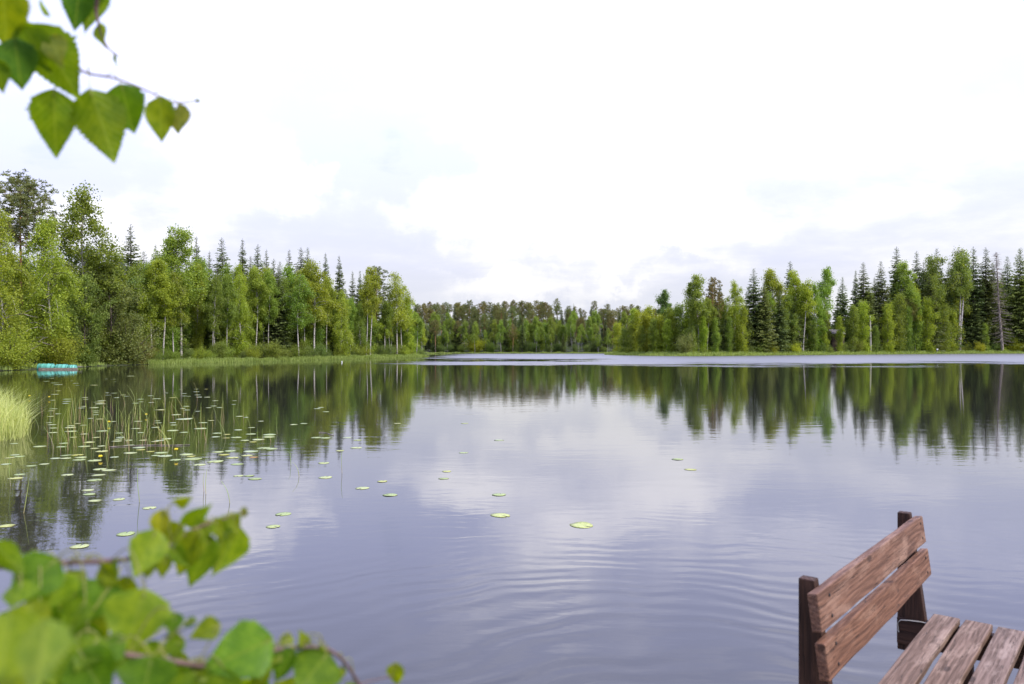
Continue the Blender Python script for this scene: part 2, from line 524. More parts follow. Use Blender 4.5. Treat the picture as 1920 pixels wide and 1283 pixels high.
def leaf_mat():
    m, nt = new_mat('birch_leaf')
    uv = nt.n('ShaderNodeUVMap')
    sep = nt.n('ShaderNodeSeparateXYZ', None, Vector=uv.outputs[0])
    s = nt.math('ABSOLUTE', nt.math('SUBTRACT', sep.outputs[0], 0.5))
    t = sep.outputs[1]
    oi = nt.n('ShaderNodeObjectInfo')
    ph = nt.math('SUBTRACT', nt.math('MULTIPLY', t, 9.0), nt.math('MULTIPLY', s, 6.5))
    vein = nt.math('POWER', nt.math('ABSOLUTE', nt.math('COSINE', nt.math('MULTIPLY', ph, 3.14159))), 22.0)
    midr = nt.remap(s, 0.028, 0.010)
    vm = nt.math('MAXIMUM', nt.math('MULTIPLY', vein, 0.6), midr)
    nz = nt.noise(nt.vmath('ADD', uv.outputs[0], nt.vmath('SCALE', oi.outputs['Location'])), 5.0, 5.0, 0.6)
    col = nt.mix(nt.remap(nz, 0.35, 0.65), (0.10, 0.195, 0.010, 1), (0.165, 0.27, 0.014, 1))
    col = nt.mix(1.0, col, oi.outputs['Color'], 'MULTIPLY')
    col = nt.mix(nt.math('MULTIPLY', vm, 0.4), col, (0.30, 0.38, 0.06, 1))
    pr = nt.n('ShaderNodeBsdfPrincipled', None, Base_Color=col, Roughness=0.42)
    pr.inputs['Specular IOR Level'].default_value = 0.22
    bp = nt.n('ShaderNodeBump', None, Height=nt.math('MULTIPLY', vm, -1.0), Distance=0.0015, Strength=0.5)
    nt.set(pr, 'Normal', bp)
    tcol = nt.mix(1.0, col, (2.0, 1.8, 0.28, 1), 'MULTIPLY')
    tr = nt.n('ShaderNodeBsdfTranslucent', None, Color=tcol)
    ms = nt.n('ShaderNodeMixShader')
    nt.set(ms, 'i0', 0.52)
    nt.set(ms, 'i1', pr)
    nt.set(ms, 'i2', tr)
    finish(nt, ms)
    return m


M_LEAF = leaf_mat()

# ------------------------------------------------------------------ lake outline, ground, water
LAKE = np.array([
    (-5, 3.4), (0, 2.9), (4, 1.9), (10, 1.2), (25, 0), (90, -5), (200, 30), (225, 120), (180, 196),
    (132, 205), (112, 199), (98, 193), (80, 182), (62.6, 173), (48, 163), (35, 156), (27, 163), (22.5, 174), (23.6, 184), (28, 193), (27, 201),
    (14, 203), (0, 202.5), (-14, 203), (-27, 202), (-34, 192), (-33, 172), (-24, 158), (-16.6, 150.5), (-17.4, 146.5), (-22, 134),
    (-28, 117), (-37.3, 99.5), (-41, 91), (-42.5, 84), (-42, 76), (-43, 66), (-42, 50), (-34, 30), (-24, 12), (-12, 4.5)], float)


def sdf(x, y):
    """signed distance to the lake edge, + on land"""
    x = np.asarray(x, float)
    y = np.asarray(y, float)
    d2 = np.full(x.shape, 1e18)
    inside = np.zeros(x.shape, bool)
    n = len(LAKE)
    for i in range(n):
        ax, ay = LAKE[i]
        bx, by = LAKE[(i + 1) % n]
        ex, ey = bx - ax, by - ay
        t = np.clip(((x - ax) * ex + (y - ay) * ey) / (ex * ex + ey * ey), 0, 1)
        d2 = np.minimum(d2, (x - ax - t * ex) ** 2 + (y - ay - t * ey) ** 2)
        c = ((ay > y) != (by > y)) & (x < ex * (y - ay) / (ey if abs(ey) > 1e-9 else 1e-9) + ax)
        inside ^= c
    d = np.sqrt(d2)
    return np.where(inside, -d, d)


def ss(a, b, x):
    t = np.clip((x - a) / (b - a), 0, 1)
    return t * t * (3 - 2 * t)


def ground_z(x, y):
    x = np.asarray(x, float)
    y = np.asarray(y, float)
    d = sdf(x, y)
    land = 0.02 + 0.10 * np.minimum(d, 3) + 0.035 * np.clip(d - 3, 0, 60)
    near = np.exp(-(x ** 2 + y ** 2) / 30.0 ** 2)
    land = land + near * 0.15 * np.minimum(np.maximum(d, 0), 3)
    land = land + 9.0 * ss(206, 300, y) * ss(-120, -30, x) * (1 - ss(40, 90, x) * 0.5)
    land = land + 0.12 * np.sin(x * 0.6) * np.cos(y * 0.47) * ss(1, 6, d)
    return np.where(d > 0, land, np.maximum(-1.6, d * 0.3))


def gz(x, y):
    return float(ground_z(np.array([x]), np.array([y]))[0])


def build_ground():
    xs = np.unique(np.concatenate([np.arange(-150, 260, 3.0), np.arange(-8, 9, 1.0), np.array([-4000, -2000, -1000, -600, -400, -300, -230, -190, 300, 350, 420, 600, 1000, 2000, 4000.])]))
    ys = np.unique(np.concatenate([np.arange(-30, 360, 3.0), np.arange(-4, 8, 1.0), np.array([-4000, -2000, -1000, -500, -250, -120, -70, 400, 460, 600, 1000, 2000, 4000.])]))
    gx, gy = np.meshgrid(xs, ys)
    gzv = ground_z(gx, gy)
    V = np.stack([gx, gy, gzv], -1).reshape(-1, 3)
    nx, ny = len(xs), len(ys)
    i, j = np.meshgrid(np.arange(nx - 1), np.arange(ny - 1))
    a = (j * nx + i).ravel()
    Fq = np.stack([a, a + 1, a + nx + 1, a + nx], -1)
    o = link('ground', mk_mesh('ground', V, Fq, [M_GROUND], None, True))
    o['kind'] = 'structure'
    # the lake: sheet a little larger than the shoreline, cut off by the rising ground
    xs = np.array([-60, 0, 100, 240.0])
    ys = np.array([-10, 60, 140, 215.0])
    gx, gy = np.meshgrid(xs, ys)
    V = np.stack([gx, gy, gx * 0], -1).reshape(-1, 3)
    i, j = np.meshgrid(np.arange(3), np.arange(3))
    a = (j * 4 + i).ravel()
    Fq = np.stack([a, a + 1, a + 5, a + 4], -1)
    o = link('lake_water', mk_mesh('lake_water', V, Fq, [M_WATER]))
    o['kind'] = 'structure'


build_ground()

# ------------------------------------------------------------------ trees


def bend_trunk(rg, H, n=12, amp=0.03, lean=(0, 0)):
    t = np.linspace(0, 1, n)
    ph = rg.uniform(0, 6.28, 4)
    x = H * amp * (np.sin(t * 3.1 + ph[0]) - np.sin(ph[0]) + 0.4 * (np.sin(t * 8 + ph[1]) - np.sin(ph[1]))) + lean[0] * H * t ** 1.2
    y = H * amp * (np.sin(t * 2.7 + ph[2]) - np.sin(ph[2]) + 0.4 * (np.sin(t * 7 + ph[3]) - np.sin(ph[3]))) + lean[1] * H * t ** 1.2
    return np.stack([x, y, t * H], -1)


def interp_path(pts, t):
    k = np.linspace(0, 1, len(pts))
    return np.stack([np.interp(t, k, pts[:, c]) for c in range(3)], -1)


def birch(seed, H=16.0, start=0.30, width=0.22, nb=46, nleaf=9000, droop=0.5, tr=0.125, lean=(0, 0), stems=1, leaf=0.17, mat=M_BIRCH, bark=M_BBARK, top=1.0, sparse=0.0, amp=0.018, low=-0.02, up=0.3):
    rg = np.random.default_rng(seed)
    paths, cent, dirs, wgt = [], [], [], []
    sec = rg.uniform(0, 6.28, 3)
    for s in range(stems):
        ln = (lean[0] + (rg.normal() * 0.10 if stems > 1 else 0), lean[1] + (rg.normal() * 0.08 if stems > 1 else 0))
        Hs = H * (1.0 if s == 0 else rg.uniform(0.78, 0.97))
        tp = bend_trunk(rg, Hs, 14, amp, ln)
        if stems > 1:
            tp = tp + np.array([rg.normal() * 0.25, rg.normal() * 0.25, 0]) * (s > 0)
        tt = np.linspace(0, 1, 14)
        tp[0, 2] = -0.4
        paths.append((tp, tr * (1 - tt) ** 0.85 + 0.012))
        n = nb // stems
        for i in range(n):
            t = start + (0.985 - start) * ((i + rg.uniform(0, 1)) / n) ** 0.9
            q = (t - start) / (1 - start)
            prof = (0.45 + 0.55 * math.sin(min(1, q * 1.9 + 0.12) * math.pi / 2)) * (1 - max(0, q - 0.30) / 0.70) ** 0.75 + 0.10
            az = i * 2.399 + rg.normal() * 0.5
            Lb = Hs * width * prof * rg.uniform(0.65, 1.25) * (1 + 0.38 * math.sin(az + sec[0]) * math.sin(t * 11 + sec[1]) + 0.2 * math.sin(2 * az + sec[2]))
            el = R(rg.uniform(28, 62))
            p0 = interp_path(tp, t)
            k = np.linspace(0, 1, 6)
            hor = np.stack([np.cos(az + 0.3 * k * rg.normal()), np.sin(az + 0.3 * k * rg.normal()), 0 * k], -1)
            pts = p0 + hor * (Lb * k * math.cos(el))[:, None]
            pts[:, 2] += Lb * (math.sin(el) * k - droop * k ** 2.4)
            paths.append((pts, (0.30 * tr * (1 - t) ** 0.6 + 0.01) * (1 - 0.8 * k)))
            m = max(4, int(Lb * 5.0))
            kk = rg.uniform(0.25, 1.03, m) ** 0.8
            c = interp_path(pts, np.clip(kk, 0, 1)) + np.clip(rg.normal(size=(m, 3)), -1.6, 1.6) * np.array([0.28, 0.28, 0.22]) * (0.5 + 0.06 * Lb)
            cent.append(c)
            dirs.append(np.repeat(hor[-1:], m, 0))
            wgt.append(rg.uniform(0.0, 1.0, m) ** 1.4 * rg.uniform(0.35, 1.0) * (1 - sparse * t))
    C = np.concatenate(cent)
    Wt = np.concatenate(wgt)
    if low > 0:     # leafy shoots low on the stem
        m = int(len(C) * low)
        t = rg.uniform(0.03, start + 0.1, m)
        c = interp_path(paths[0][0], t) + rg.normal(size=(m, 3)) * np.array([1, 1, 0.4]) * H * 0.055
        C = np.concatenate([C, c])
        Wt = np.concatenate([Wt, rg.uniform(0.2, 0.8, m)])
    nleaf = int(nleaf * 1.75)
    leaf *= 1.15
    idx = rg.choice(len(C), nleaf, p=Wt / Wt.sum())
    rad = rg.uniform(0.18, 0.50, len(C))
    off = np.clip(rg.normal(size=(nleaf, 3)), -1.5, 1.5) * rad[idx][:, None]
    hang = -np.minimum(np.abs(rg.normal(size=nleaf)), 1.6) * 0.40 * droop
    pos = C[idx] + off
    pos[:, 2] += hang
    L = leaf * rg.uniform(0.65, 1.35, nleaf)
    V, Fq = leaf_quads(pos, L, L * 0.78, rg, up)
    ct = rg.normal(0.5, 0.27, len(C))
    tint = np.clip(ct[idx] + rg.normal(0, 0.22, nleaf), 0, 1)
    crown = mk_mesh('birch_crown', V, Fq, [mat], tint)
    tv, tf = tubes(paths, 6)
    trunk = mk_mesh('birch_trunk', tv, tf, [bark], None, True)
    return trunk, crown, H


def spruce(seed, H=18.0, base=0.06, rad=0.17, step=0.36, mat=M_SPRUCE, dead=False, lean=(0, 0), dens=1.0, droop=1.0, bark=M_SBARK):
    rg = np.random.default_rng(seed)
    tp = bend_trunk(rg, H, 10, 0.004, lean)
    tp[0, 2] = -0.4
    tt = np.linspace(0, 1, 10)
    paths = [(tp, 0.013 * H * (1 - tt) ** 0.9 + 0.015)]
    C, A, L, Wd, T = [], [], [], [], []
    z = H * base
    while z < H * 0.985:
        t = z / H
        nb = int(rg.integers(4, 7))
        a0 = rg.uniform(0, 6.28)
        for i in range(nb):
            az = a0 + i * 6.283 / nb + rg.normal() * 0.25
            prof = (1 - t) ** 0.74 * (1 if t > 0.22 else 0.72 + 1.27 * t)
            Lb = H * rad * prof * rg.uniform(0.6, 1.25) + 0.07
            if rg.uniform() < 0.06:
                Lb *= 0.4
            tj = min(0.99, t + rg.normal() * 0.35 * step / H)
            p0 = interp_path(tp, tj)
            k = np.linspace(0, 1, 6)
            slope = (0.9 if t > 0.93 else 0.30 * (t - 0.35)) - 0.02
            dz = Lb * (slope * k - droop * 0.42 * (1 - t * 0.8) * k * (1.35 - k))
            d = np.array([math.cos(az), math.sin(az), 0.0])
            pts = p0 + d * (Lb * k)[:, None]
            pts[:, 2] += dz
            if dead:
                pts = pts[: int(rg.integers(3, 7))]
                kk = np.linspace(0, 1, len(pts))
                paths.append((pts, 0.026 * (1 - 0.8 * kk) + 0.008))
                for q in rg.uniform(0.3, 0.95, 3):
                    c0 = interp_path(pts, q)
                    c1 = c0 + np.array([d[0] + rg.normal() * 0.7, d[1] + rg.normal() * 0.7, -0.5]) * 0.35
                    paths.append((np.stack([c0, (c0 + c1) / 2, c1]), np.array([0.012, 0.010, 0.006])))
                continue
            if t < 0.35 and rg.uniform() < 0.5:
                paths.append((pts, 0.03 * (1 - k) + 0.008))
            m = max(3 if t > 0.9 else 5, int(Lb * 20 * dens))
            q = rg.uniform(0.10, 1.0, m)
            c = interp_path(pts, q)
            sp = Lb * 0.30 * (1 - q * 0.6) + 0.08
            perp = np.array([-d[1], d[0], 0.0])
            s = rg.uniform(-1, 1, m)
            c = c + perp * (s * sp)[:, None]
            c[:, 2] -= np.abs(s) * sp * 0.35 + rg.uniform(0, 0.16, m) * (0.5 + Lb * 0.2)
            ax = d[None, :] * 0.8 + perp[None, :] * (np.sign(s) * 0.55)[:, None]
            ax[:, 2] += -rg.uniform(0.05, 0.8, m) * (1 - t * 0.7) + (0.9 if t > 0.93 else 0.0)
            C.append(c)
            A.append(ax)
            L.append(rg.uniform(0.34, 0.66, m) * min(1.0, 0.18 + 1.9 * (1 - t)))
            Wd.append(rg.uniform(0.12, 0.24, m) * min(1.0, 0.25 + 2.0 * (1 - t)))
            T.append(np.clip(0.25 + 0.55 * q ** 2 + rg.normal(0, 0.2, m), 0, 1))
        z += step * rg.uniform(0.7, 1.3) * (0.45 + 0.5 * (1 - t))
    tv, tf = tubes(paths, 5)
    trunk = mk_mesh('spruce_trunk', tv, tf, [bark], None, True)
    if dead:
        return trunk, None, H
    C, A, L, Wd, T = map(np.concatenate, (C, A, L, Wd, T))
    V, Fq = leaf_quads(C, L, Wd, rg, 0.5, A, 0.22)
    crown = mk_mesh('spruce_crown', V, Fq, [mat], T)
    return trunk, crown, H


def pine(seed, H=19.0, start=0.55, width=0.19, mat=M_PINE, nb=44, tuft=30, lean=(0, 0), size=1.0, jz=0.24):
    rg = np.random.default_rng(seed)
    tp = bend_trunk(rg, H, 12, 0.008, lean)
    tp[0, 2] = -0.4
    tt = np.linspace(0, 1, 12)
    paths = [(tp, 0.0105 * H * (1 - tt) ** 0.7 + 0.02)]
    C = []
    for i in range(nb):
        t = start + (0.99 - start) * (i + rg.uniform()) / nb
        q = (t - start) / (1 - start)
        Lb = H * width * (0.35 + 0.65 * math.sin(min(1, q * 2.2 + 0.25) * math.pi / 2)) * (1 - max(0, q - 0.35) / 0.65) ** 0.6 * rg.uniform(0.55, 1.2) + 0.3
        az = i * 2.399 + rg.normal() * 0.4
        k = np.linspace(0, 1, 6)
        d = np.array([math.cos(az), math.sin(az), 0])
        p0 = interp_path(tp, t)
        pts = p0 + d * (Lb * k)[:, None]
        pts[:, 2] += Lb * ((-0.05 + 0.45 * q) * k + 0.30 * k ** 2)
        paths.append((pts, (0.05 * (1 - q * 0.7)) * (1 - 0.8 * k) + 0.006))
        m = max(6, int(Lb * 6.5))
        kk = rg.uniform(0.3, 1.02, m)
        c = interp_path(pts, np.clip(kk, 0, 1)) + rg.normal(size=(m, 3)) * np.array([0.38, 0.38, jz]) * (0.5 + Lb * 0.16)
        C.append(c)
    # a few dead stubs on the bare bole
    for i in range(7):
        t = rg.uniform(0.22, start)
        az = rg.uniform(0, 6.28)
        p0 = interp_path(tp, t)
        k = np.linspace(0, 1, 3)
        pts = p0 + np.array([math.cos(az), math.sin(az), -0.1]) * (rg.uniform(0.4, 1.3) * k)[:, None]
        paths.append((pts, 0.02 * (1 - 0.7 * k)))
    C = np.concatenate(C)
    n = len(C) * tuft
    idx = np.repeat(np.arange(len(C)), tuft)
    ax = rg.normal(size=(n, 3))
    ax[:, 2] = np.abs(ax[:, 2]) * 0.9
    ax /= np.linalg.norm(ax, axis=1, keepdims=True)
    pos = C[idx] + ax * (rg.uniform(0.05, 0.34, n) * size)[:, None]
    V, Fq = leaf_quads(pos, rg.uniform(0.18, 0.34, n) * size, rg.uniform(0.05, 0.10, n) * size, rg, 0.2, ax, 0.2)
    ct = rg.normal(0.45, 0.2, len(C))
    crown = mk_mesh('pine_crown', V, Fq, [mat], np.clip(ct[idx] + rg.normal(0, 0.18, n), 0, 1))
    tv, tf = tubes(paths, 6)
    return mk_mesh('pine_trunk', tv, tf, [M_PBARK], None, True), crown, H


def bush(seed, H=4.0, width=0.5, n=7500, mat=M_ALDER, leaf=0.12):
    rg = np.random.default_rng(seed)
    paths, C = [], []
    for i in range(16):
        az = rg.uniform(0, 6.28)
        sp = rg.uniform(0.1, 1.0) * width * H
        top = H * (1 - 0.45 * (sp / (width * H)) ** 2) * rg.uniform(0.7, 1.0)
        k = np.linspace(0, 1, 6)
        pts = np.stack([np.cos(az) * sp * k ** 1.3, np.sin(az) * sp * k ** 1.3, -0.2 + (top + 0.2) * k ** 0.85], -1)
        paths.append((pts, 0.035 * (1 - 0.8 * k) + 0.004))
        m = 18
        c = interp_path(pts, rg.uniform(0.12, 1.0, m)) + rg.normal(size=(m, 3)) * H * np.array([0.09, 0.09, 0.06])
        C.append(c)
    C = np.concatenate(C)
    C[:, 2] = np.maximum(C[:, 2], 0.15)
    idx = rg.integers(0, len(C), n)
    pos = C[idx] + rg.normal(size=(n, 3)) * rg.uniform(0.04, 0.09, len(C))[idx][:, None] * H
    pos[:, 2] = np.maximum(pos[:, 2], 0.02)
    L = leaf * rg.uniform(0.7, 1.3, n)
    V, Fq = leaf_quads(pos, L, L * 0.7, rg, 0.3)
    ct = rg.normal(0.5, 0.2, len(C))
    crown = mk_mesh('bush_foliage', V, Fq, [mat], np.clip(ct[idx] + rg.normal(0, 0.2, n), 0, 1))
    tv, tf = tubes(paths, 4)
    return mk_mesh('bush_stems', tv, tf, [M_SBARK], None, True), crown, H


KINDS = {
    'birch': [birch(1, start=0.38), birch(2, start=0.44, width=0.18, nleaf=7500), birch(3, start=0.33, width=0.24, droop=0.7), birch(4, start=0.48, width=0.20, nb=40, nleaf=7000), birch(16, start=0.30, width=0.21, nleaf=8000, stems=2), birch(17, start=0.42, width=0.25, nb=36, nleaf=7000, droop=0.8)],
    'birch_full': [birch(5, start=0.12, width=0.25, nb=64, nleaf=13000, low=0.15), birch(6, start=0.10, width=0.30, nb=70, nleaf=15000, low=0.2, droop=0.8)],
    'birch_young': [birch(7, H=9, start=0.10, width=0.19, nb=44, nleaf=6500, tr=0.07, leaf=0.14, bark=M_BBARK_DIM, low=0.15), birch(8, H=9, start=0.07, width=0.23, nb=48, nleaf=7000, tr=0.07, leaf=0.14, bark=M_BBARK_DIM, low=0.25), birch(9, H=9, start=0.2, width=0.16, nb=40, nleaf=5500, tr=0.06, leaf=0.14, low=0.1)],
    'birch_sparse': [birch(10, start=0.36, width=0.21, nleaf=4600, sparse=0.6, droop=0.7)],
    'birch_twin': [birch(12, start=0.52, width=0.19, stems=2, nb=54, nleaf=8500)],
    'birch_lean': [birch(13, start=0.60, width=0.16, stems=2, nb=50, nleaf=5500, lean=(0.10, 0.0), amp=0.012, tr=0.19)],
    'aspen': [birch(14, start=0.22, width=0.26, nb=52, nleaf=11000, droop=0.15, mat=M_ALDER, bark=M_SBARK, leaf=0.19), birch(15, start=0.10, width=0.33, nb=64, nleaf=14000, droop=0.1, mat=M_ALDER, bark=M_SBARK, leaf=0.19, low=0.25)],
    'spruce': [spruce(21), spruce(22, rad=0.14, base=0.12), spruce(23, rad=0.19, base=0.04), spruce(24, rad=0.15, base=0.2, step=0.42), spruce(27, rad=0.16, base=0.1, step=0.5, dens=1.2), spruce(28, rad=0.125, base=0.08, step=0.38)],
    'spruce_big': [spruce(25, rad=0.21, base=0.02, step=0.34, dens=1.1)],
    'spruce_dead': [spruce(26, dead=True, base=0.12, rad=0.13, bark=M_GREYWOOD, lean=(-0.06, 0))],
    'pine': [pine(31), pine(32, start=0.45, width=0.17), pine(33, start=0.6, width=0.16)],
    'pine_open': [pine(34, start=0.64, width=0.20, nb=50, jz=0.5)],
    'bush': [bush(41), bush(42, width=0.7), bush(43, width=0.6, mat=M_BIRCH)],
}
NAMES = {'birch': 'birch_tree', 'birch_full': 'birch_tree', 'birch_young': 'young_birch_tree', 'birch_sparse': 'birch_tree', 'birch_twin': 'birch_tree', 'birch_lean': 'birch_tree',
         'aspen': 'alder_tree', 'spruce': 'spruce_tree', 'spruce_big': 'spruce_tree', 'spruce_dead': 'dead_spruce_tree', 'pine': 'pine_tree', 'pine_open': 'pine_tree', 'bush': 'willow_bush'}
CATS = {'bush': 'bush'}
prng = random.Random(77)


def look(text, tone, wid):
    """fill {c} and {w} of a label with the colour and build the tree really has"""
    r = tone[0] / tone[1]
    c = 'yellow-green' if r > 1.07 else ('grey-green' if tone[2] > 1.05 else ('dark green' if tone[0] < 0.88 else 'fresh green'))
    w = 'broad' if wid > 1.15 else ('slim' if wid < 0.97 else 'mid-width')
    return text.format(c=c, w=w)



def place(kind, x, y, top_z=None, height=None, wid=1.0, tone=(1, 1, 1), label='', group=None, rot=None, variant=None):
    var = KINDS[kind]
    tm, cm, H = var[variant if variant is not None else prng.randrange(len(var))]
    z0 = gz(x, y) - 0.05
    h = height if height is not None else max(1.0, top_z - z0)
    s = h / H
    root = bpy.data.objects.new(NAMES[kind], None)
    COL.objects.link(root)
    root.location = (x, y, z0)
    root.rotation_euler = (0, 0, prng.uniform(0, 6.283) if rot is None else rot)
    root.scale = (s * wid, s * wid, s)
    root.empty_display_size = 0.5
    tag(root, look(label, tone, wid), CATS.get(kind, 'tree'), group)
    a = link('stems' if kind == 'bush' else 'trunk', tm, root)
    if cm is not None:
        b = link('foliage' if kind == 'bush' else 'crown', cm, root)
        b.color = (*tone, 1)
    return root


def shore_depth(u, zone):
    """depth of the water's edge along the ray through photo column u"""
    k = (u - U0) / F_PX
    n = len(LAKE)
    hits = []
    for i in range(n):
        (ax, ay), (bx, by) = LAKE[i], LAKE[(i + 1) % n]
        fa, fb = ax - k * ay, bx - k * by
        if (fa > 0) != (fb > 0):
            t = fa / (fa - fb)
            D = ay + t * (by - ay)
            if D > 40:
                hits.append(D)
    hits.sort()
    return hits[0] if hits else 100.0


def put(kind, u, vtop, back, wid=1.0, tone=(1, 1, 1), label='', group=None, rot=None, variant=None, D=None):
    """tree whose foot stands `back` metres behind the water's edge at column u and whose top reaches row vtop"""
    D = (shore_depth(u, 0) + back) if D is None else D
    p = P(u, vtop, D)
    return place(kind, p.x, p.y, top_z=p.z, wid=wid, tone=tone, label=label, group=group, rot=rot, variant=variant)


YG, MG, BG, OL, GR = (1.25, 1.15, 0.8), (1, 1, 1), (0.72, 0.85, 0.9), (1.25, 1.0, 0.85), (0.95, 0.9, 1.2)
BRN = (1.3, 0.98, 0.8)

# --- the wooded bank behind the raft: trees one can tell apart
LFT = 'trees on the bank behind the turquoise raft'
put('pine_open', 36, 338, 9, 0.9, (1.0, 0.95, 0.95), 'tall pine with bare orange trunk rising above the birches behind the raft', LFT, rot=0.6)
put('birch_full', 160, 352, 7, 0.95, MG, 'tallest leafy birch with airy top, next to the orange-trunked pine', LFT, variant=0, rot=1.0)
put('birch_full', 95, 405, 3.5, 0.9, (1.25, 1.2, 0.9), 'yellow-green birch with leaning white stems right behind the turquoise raft', LFT, variant=1)
put('birch_full', 5, 395, 5, 0.9, (1.25, 1.15, 0.9), 'yellow-green birch at the foot of the orange-trunked pine', LFT, variant=1, rot=2.2)
put('birch_full', -60, 380, 4, 0.9, (1.3, 1.15, 0.8), 'leafy birch on the bank beside the yellow-green birches', LFT, variant=0)
put('aspen', 205, 500, 2.5, 1.15, (1.15, 1.05, 1.1), 'broad grey-green alder leaning over the water beside the raft', LFT, variant=1)
put('aspen', 160, 520, 2.5, 0.9, (0.95, 0.92, 0.75), 'dark green alder behind the raft, under the tallest birch', LFT, variant=1, rot=1.7)
put('bush', 238, 588, 1.6, 1.15, (1.15, 1.05, 1.15), 'rounded grey-green willow bush where the sedge strip begins', LFT, variant=1)
put('bush', 262, 630, 1.2, 1.1, (1.35, 0.95, 1.2), 'low brownish willow bush touching the end of the sedge strip', LFT, variant=0)
put('bush', 20, 610, 1.5, 1.3, (1.3, 1.2, 0.9), 'yellow-green bush overhanging the brown boards of the raft', LFT, variant=2)
put('bush', 110, 610, 1.5, 1.0, (1.35, 1.2, 0.8), 'bright leafy bush directly behind the turquoise barrels', LFT, variant=2, rot=2.0)
put('birch', 340, 428, 7, 1.15, MG, 'tall birch with rounded crown standing above its neighbours on the sedge bank', LFT, variant=0)
put('birch', 306, 485, 4, 1.0, (1.25, 1.15, 0.8), 'yellow-green birch in front of the dark spruces by the willow bushes', LFT, variant=1)
put('birch', 590, 487, 3.5, 1.15, YG, 'birch with forked white trunk and hanging crown on the sedge bank', LFT, variant=2)
put('birch_twin', 694, 500, 3.0, 0.9, YG, 'pair of slender leaning white birch stems near the end of the point', LFT, rot=0.3)
put('pine', 708, 503, 8, 1.0, (0.95, 0.95, 0.9), 'round-headed pine behind the pair of leaning birch stems', LFT, variant=1)
put('birch_sparse', 745, 510, 4.0, 1.05, (1.3, 1.1, 0.9), 'thin half-bare birch with long straight trunk on the end of the point', LFT, rot=0.5)
put('birch_full', 768, 555, 5.0, 0.9, YG, 'full leafy birch closing the tip of the point', LFT, variant=0)

lbl_s = '{w} dark pointed spruce rising out of the birches on the sedge-edged bank'
for (u, v, b, w, var) in [(248, 420, 14, 1.1, 0), (292, 457, 15, 1.0, 1), (268, 470, 12, 1.1, 2), (370, 442, 20, 0.9, 1), (392, 470, 18, .9, 3), (418, 445, 16, 1.1, 0), (456, 447, 18, 0.9, 1), (485, 458, 16, 1.1, 0), (500, 467, 19, 0.9, 3),
                          (515, 485, 15, 1.0, 0), (543, 467, 17, 1.0, 3), (563, 463, 15, 1.15, 0), (577, 464, 19, 1.0, 2), (610, 473, 17, 0.85, 1), (637, 478, 12, 0.9, 1),
                          (660, 507, 14, 0.8, 3), (674, 506, 12, 0.8, 1), (695, 510, 14, 0.9, 0), (470, 480, 20, 1, 2), (526, 490, 17, 1, 2), (590, 490, 20, 1, 2), (330, 470, 18, 1, 2), (228, 470, 17, 1, 2)]:
    put('spruce', u, v, b, w, (1, 1, 1), lbl_s, 'spruces behind the sedge-edged bank', variant=var)
lbl_b = '{w} {c} white-stemmed birch in the front row along the sedge-edged bank'
for (u, v, b) in [(285, 520, 3), (322, 505, 4), (368, 500, 6), (397, 492, 4), (424, 492, 3.0), (449, 486, 3), (478, 505, 5), (505, 510, 4), (531, 500, 5), (562, 488, 3), (575, 500, 6), (612, 505, 4), (640, 520, 3), (655, 530, 5), (672, 545, 3), (722, 545, 3), (735, 560, 4), (757, 545, 3), (780, 585, 4), (795, 600, 9), (810, 605, 14)]:
    kd = prng.choice(['birch', 'birch', 'birch', 'birch_full', 'birch_sparse'])
    put(kd, u + prng.uniform(-4, 4), v + prng.uniform(-12, 32), b + prng.uniform(-0.8, 2.5), prng.uniform(0.65, 1.15) * (0.75 if kd == 'birch_full' else 1), prng.choice([YG, MG, (0.8, 0.88, 0.85), (1.1, 1.05, 0.85), (0.9, 0.95, 0.95), (1.35, 1.25, 1.0)]), lbl_b, 'birches along the sedge-edged bank')
# trees crowding behind
lbl_i = '{w} spruce deep in the dark wood behind the front row of white birches'
for i in range(46):
    u = 215 + i * 12.3 + prng.uniform(-8, 8)
    top = np.interp(u, [200, 300, 345, 420, 560, 640, 700, 770, 800], [470, 490, 480, 490, 500, 530, 545, 575, 600])
    put(prng.choice(['spruce', 'spruce', 'spruce_big']), u, float(top) + prng.uniform(0, 50), prng.choice([8, 13, 19, 26, 34]) + prng.uniform(-2, 2), prng.uniform(1.0, 1.35), (0.95, 0.95, 0.95), lbl_i, 'spruces inside the wood on the bank')
for i in range(16):
    u = -60 + i * 19 + prng.uniform(-8, 8)
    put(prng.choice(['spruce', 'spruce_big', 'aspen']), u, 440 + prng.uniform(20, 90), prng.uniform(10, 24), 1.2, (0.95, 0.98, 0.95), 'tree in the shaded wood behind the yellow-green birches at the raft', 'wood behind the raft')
for i in range(26):
    u = 262 + i * 20.5 + prng.uniform(-8, 8)
    top = np.interp(u, [260, 345, 420, 560, 640, 700, 770, 800], [490, 478, 495, 500, 528, 540, 575, 605])
    put(prng.choice(['birch_full', 'birch']), u, float(top) + prng.uniform(-6, 40), prng.uniform(6, 12), prng.uniform(0.75, 1.05), prng.choice([MG, (0.9, 0.98, 0.9), YG, (0.85, 0.92, 0.85)]), '{w} {c} birch in the second row behind the sedge-bank birches', 'second row birches on the sedge bank')
lbl_u = '{w} low {c} bush at the feet of the sedge-bank birches'
for i in range(40):
    u = 285 + i * 12.8 + prng.uniform(-6, 6)
    b = prng.uniform(1.8, 5)
    D = shore_depth(u, 0) + b
    x = (u - U0) / F_PX * D
    place('bush', x, D, height=prng.uniform(1.0, 2.9), wid=prng.uniform(0.9, 1.5), tone=prng.choice([MG, YG, (0.85, 0.9, 0.85), (1.2, 1.1, 0.9)]), label=lbl_u, group='bushes under the birches')
